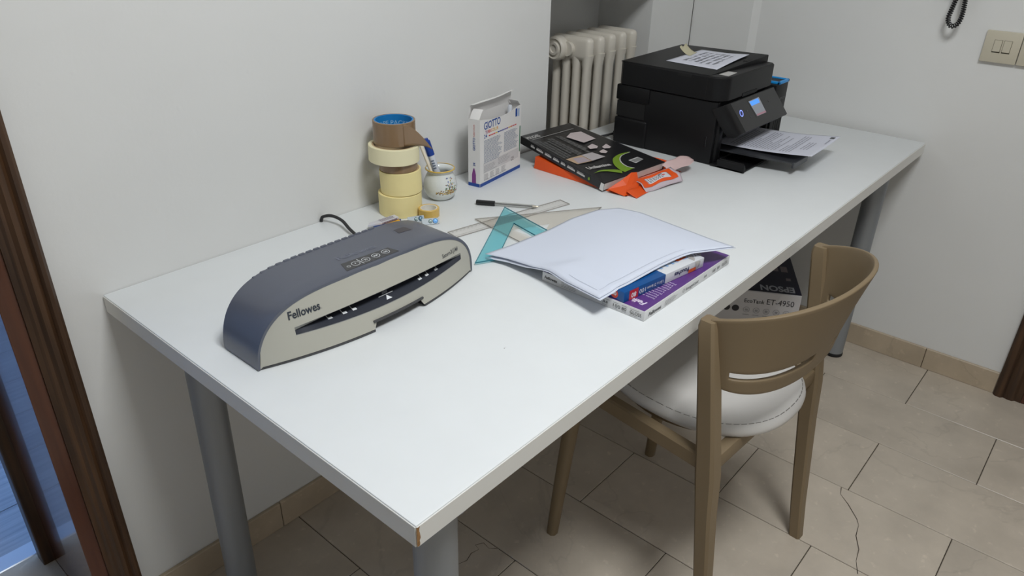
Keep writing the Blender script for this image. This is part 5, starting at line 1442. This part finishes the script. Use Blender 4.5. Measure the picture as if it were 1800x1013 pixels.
for yv in (0.180, 0.206, 0.232): disc2d(mb, (0, CW, 0), (0,-1,0), (0,0,1), CW-yv, cz-0.062, 0.0105, 20, 0.0006)
build('round_badge', mb, MATS['carton_dark_print'], cart)
mb = MB()
for i in range(5):
    ring2d(mb, (0, CW, 0), (0,-1,0), (0,0,1), CW-0.148+0.0285*i, cz-0.064, 0.0095, 0.0015, 18, 0.0006)
    put_rect(mb, (0, CW, 0), (0,-1,0), (0,0,1), CW-0.152+0.0285*i, cz-0.068, CW-0.144+0.0285*i, cz-0.061, 0.0006)
    put_rect(mb, (0, CW, 0), (0,-1,0), (0,0,1), CW-0.157+0.0285*i, cz-0.0815, CW-0.139+0.0285*i, cz-0.0795, 0.0006)
build('icon_row', mb, mat('carton_grey_print', (158, 158, 162), 0.5), cart)

# ================================================================== LIGHT SWITCHES and WALL PHONE
M_SWP = mat('ivory_switch_plate', (196, 189, 170), 0.4)
def switch(label, ya, yb, n):
    s_ = thing('light_switch', label, 'switch', (XF, (ya+yb)/2, T+0.247))
    pl_ = build('plate', MB().rbox((XF-0.011, ya, T+0.2475), (XF, yb, T+0.330), 0.0015, 2), M_SWP, s_, world=True, smooth=35)
    for i in range(n):
        yy_ = yb - 0.0245 - 0.0235*i
        build('rocker', MB().rbox((XF-0.0145, yy_-0.0185, T+0.2765), (XF-0.010, yy_, T+0.3065), 0.001, 1), M_SWP, s_, world=True)
        build('rocker_gap', MB().box((XF-0.0116, yy_-0.0192, T+0.2735), (XF-0.0108, yy_+0.0007, T+0.3071)), mat('gap_dark', (70, 64, 54), 0.8), s_, world=True)
switch('ivory wall plate with two rocker switches', -0.9570, -0.8690, 2)
switch('second ivory wall plate fixed edge to edge beside the two-rocker switch', -1.0460, -0.9590, 0)
ph = thing('wall_phone', 'black coiled cord of a wall phone hanging in a loop', 'phone', (XF, -0.79, T+0.34))
loop = cr([(2.055, -0.7720, T+0.4660), (2.050, -0.7755, T+0.4160), (2.046, -0.7715, T+0.3750), (2.042, -0.7700, T+0.3520), (2.040, -0.7785, T+0.3360), (2.040, -0.7895, T+0.3340), (2.041, -0.7990, T+0.3450), (2.044, -0.8015, T+0.3680), (2.048, -0.7975, T+0.4160), (2.055, -0.7950, T+0.4660)], 60)
hel = []
acc = [0.0]
for a, b in zip(loop[:-1], loop[1:]): acc.append(acc[-1]+(b-a).length)
n_ = 900; k_ = 0
for i in range(n_):
    d_ = acc[-1]*i/(n_-1)
    while k_ < len(acc)-2 and acc[k_+1] < d_: k_ += 1
    p = loop[k_].lerp(loop[k_+1], (d_-acc[k_])/max(1e-9, acc[k_+1]-acc[k_]))
    t = (loop[k_+1]-loop[k_]).normalized(); u_ = t.cross(Vector((1,0,0))).normalized(); w_ = t.cross(u_)
    a = 2*pi*d_/0.0056
    hel.append(p + (u_*math.cos(a)+w_*math.sin(a))*0.0052)
build('coiled_cord', MB().tube(hel, 0.0017, 6), M_BLACK, ph, smooth=60, world=True)
build('phone_base', MB().rbox((XF-0.055, -0.835, T+0.455), (XF, -0.735, T+0.665), 0.008, 3), mat('ivory_phone', (210, 206, 196), 0.4), ph, world=True, smooth=35)
build('handset', MB().rbox((XF-0.085, -0.815, T+0.465), (XF-0.056, -0.765, T+0.675), 0.010, 3), MATS['ivory_phone'], ph, world=True, smooth=35)
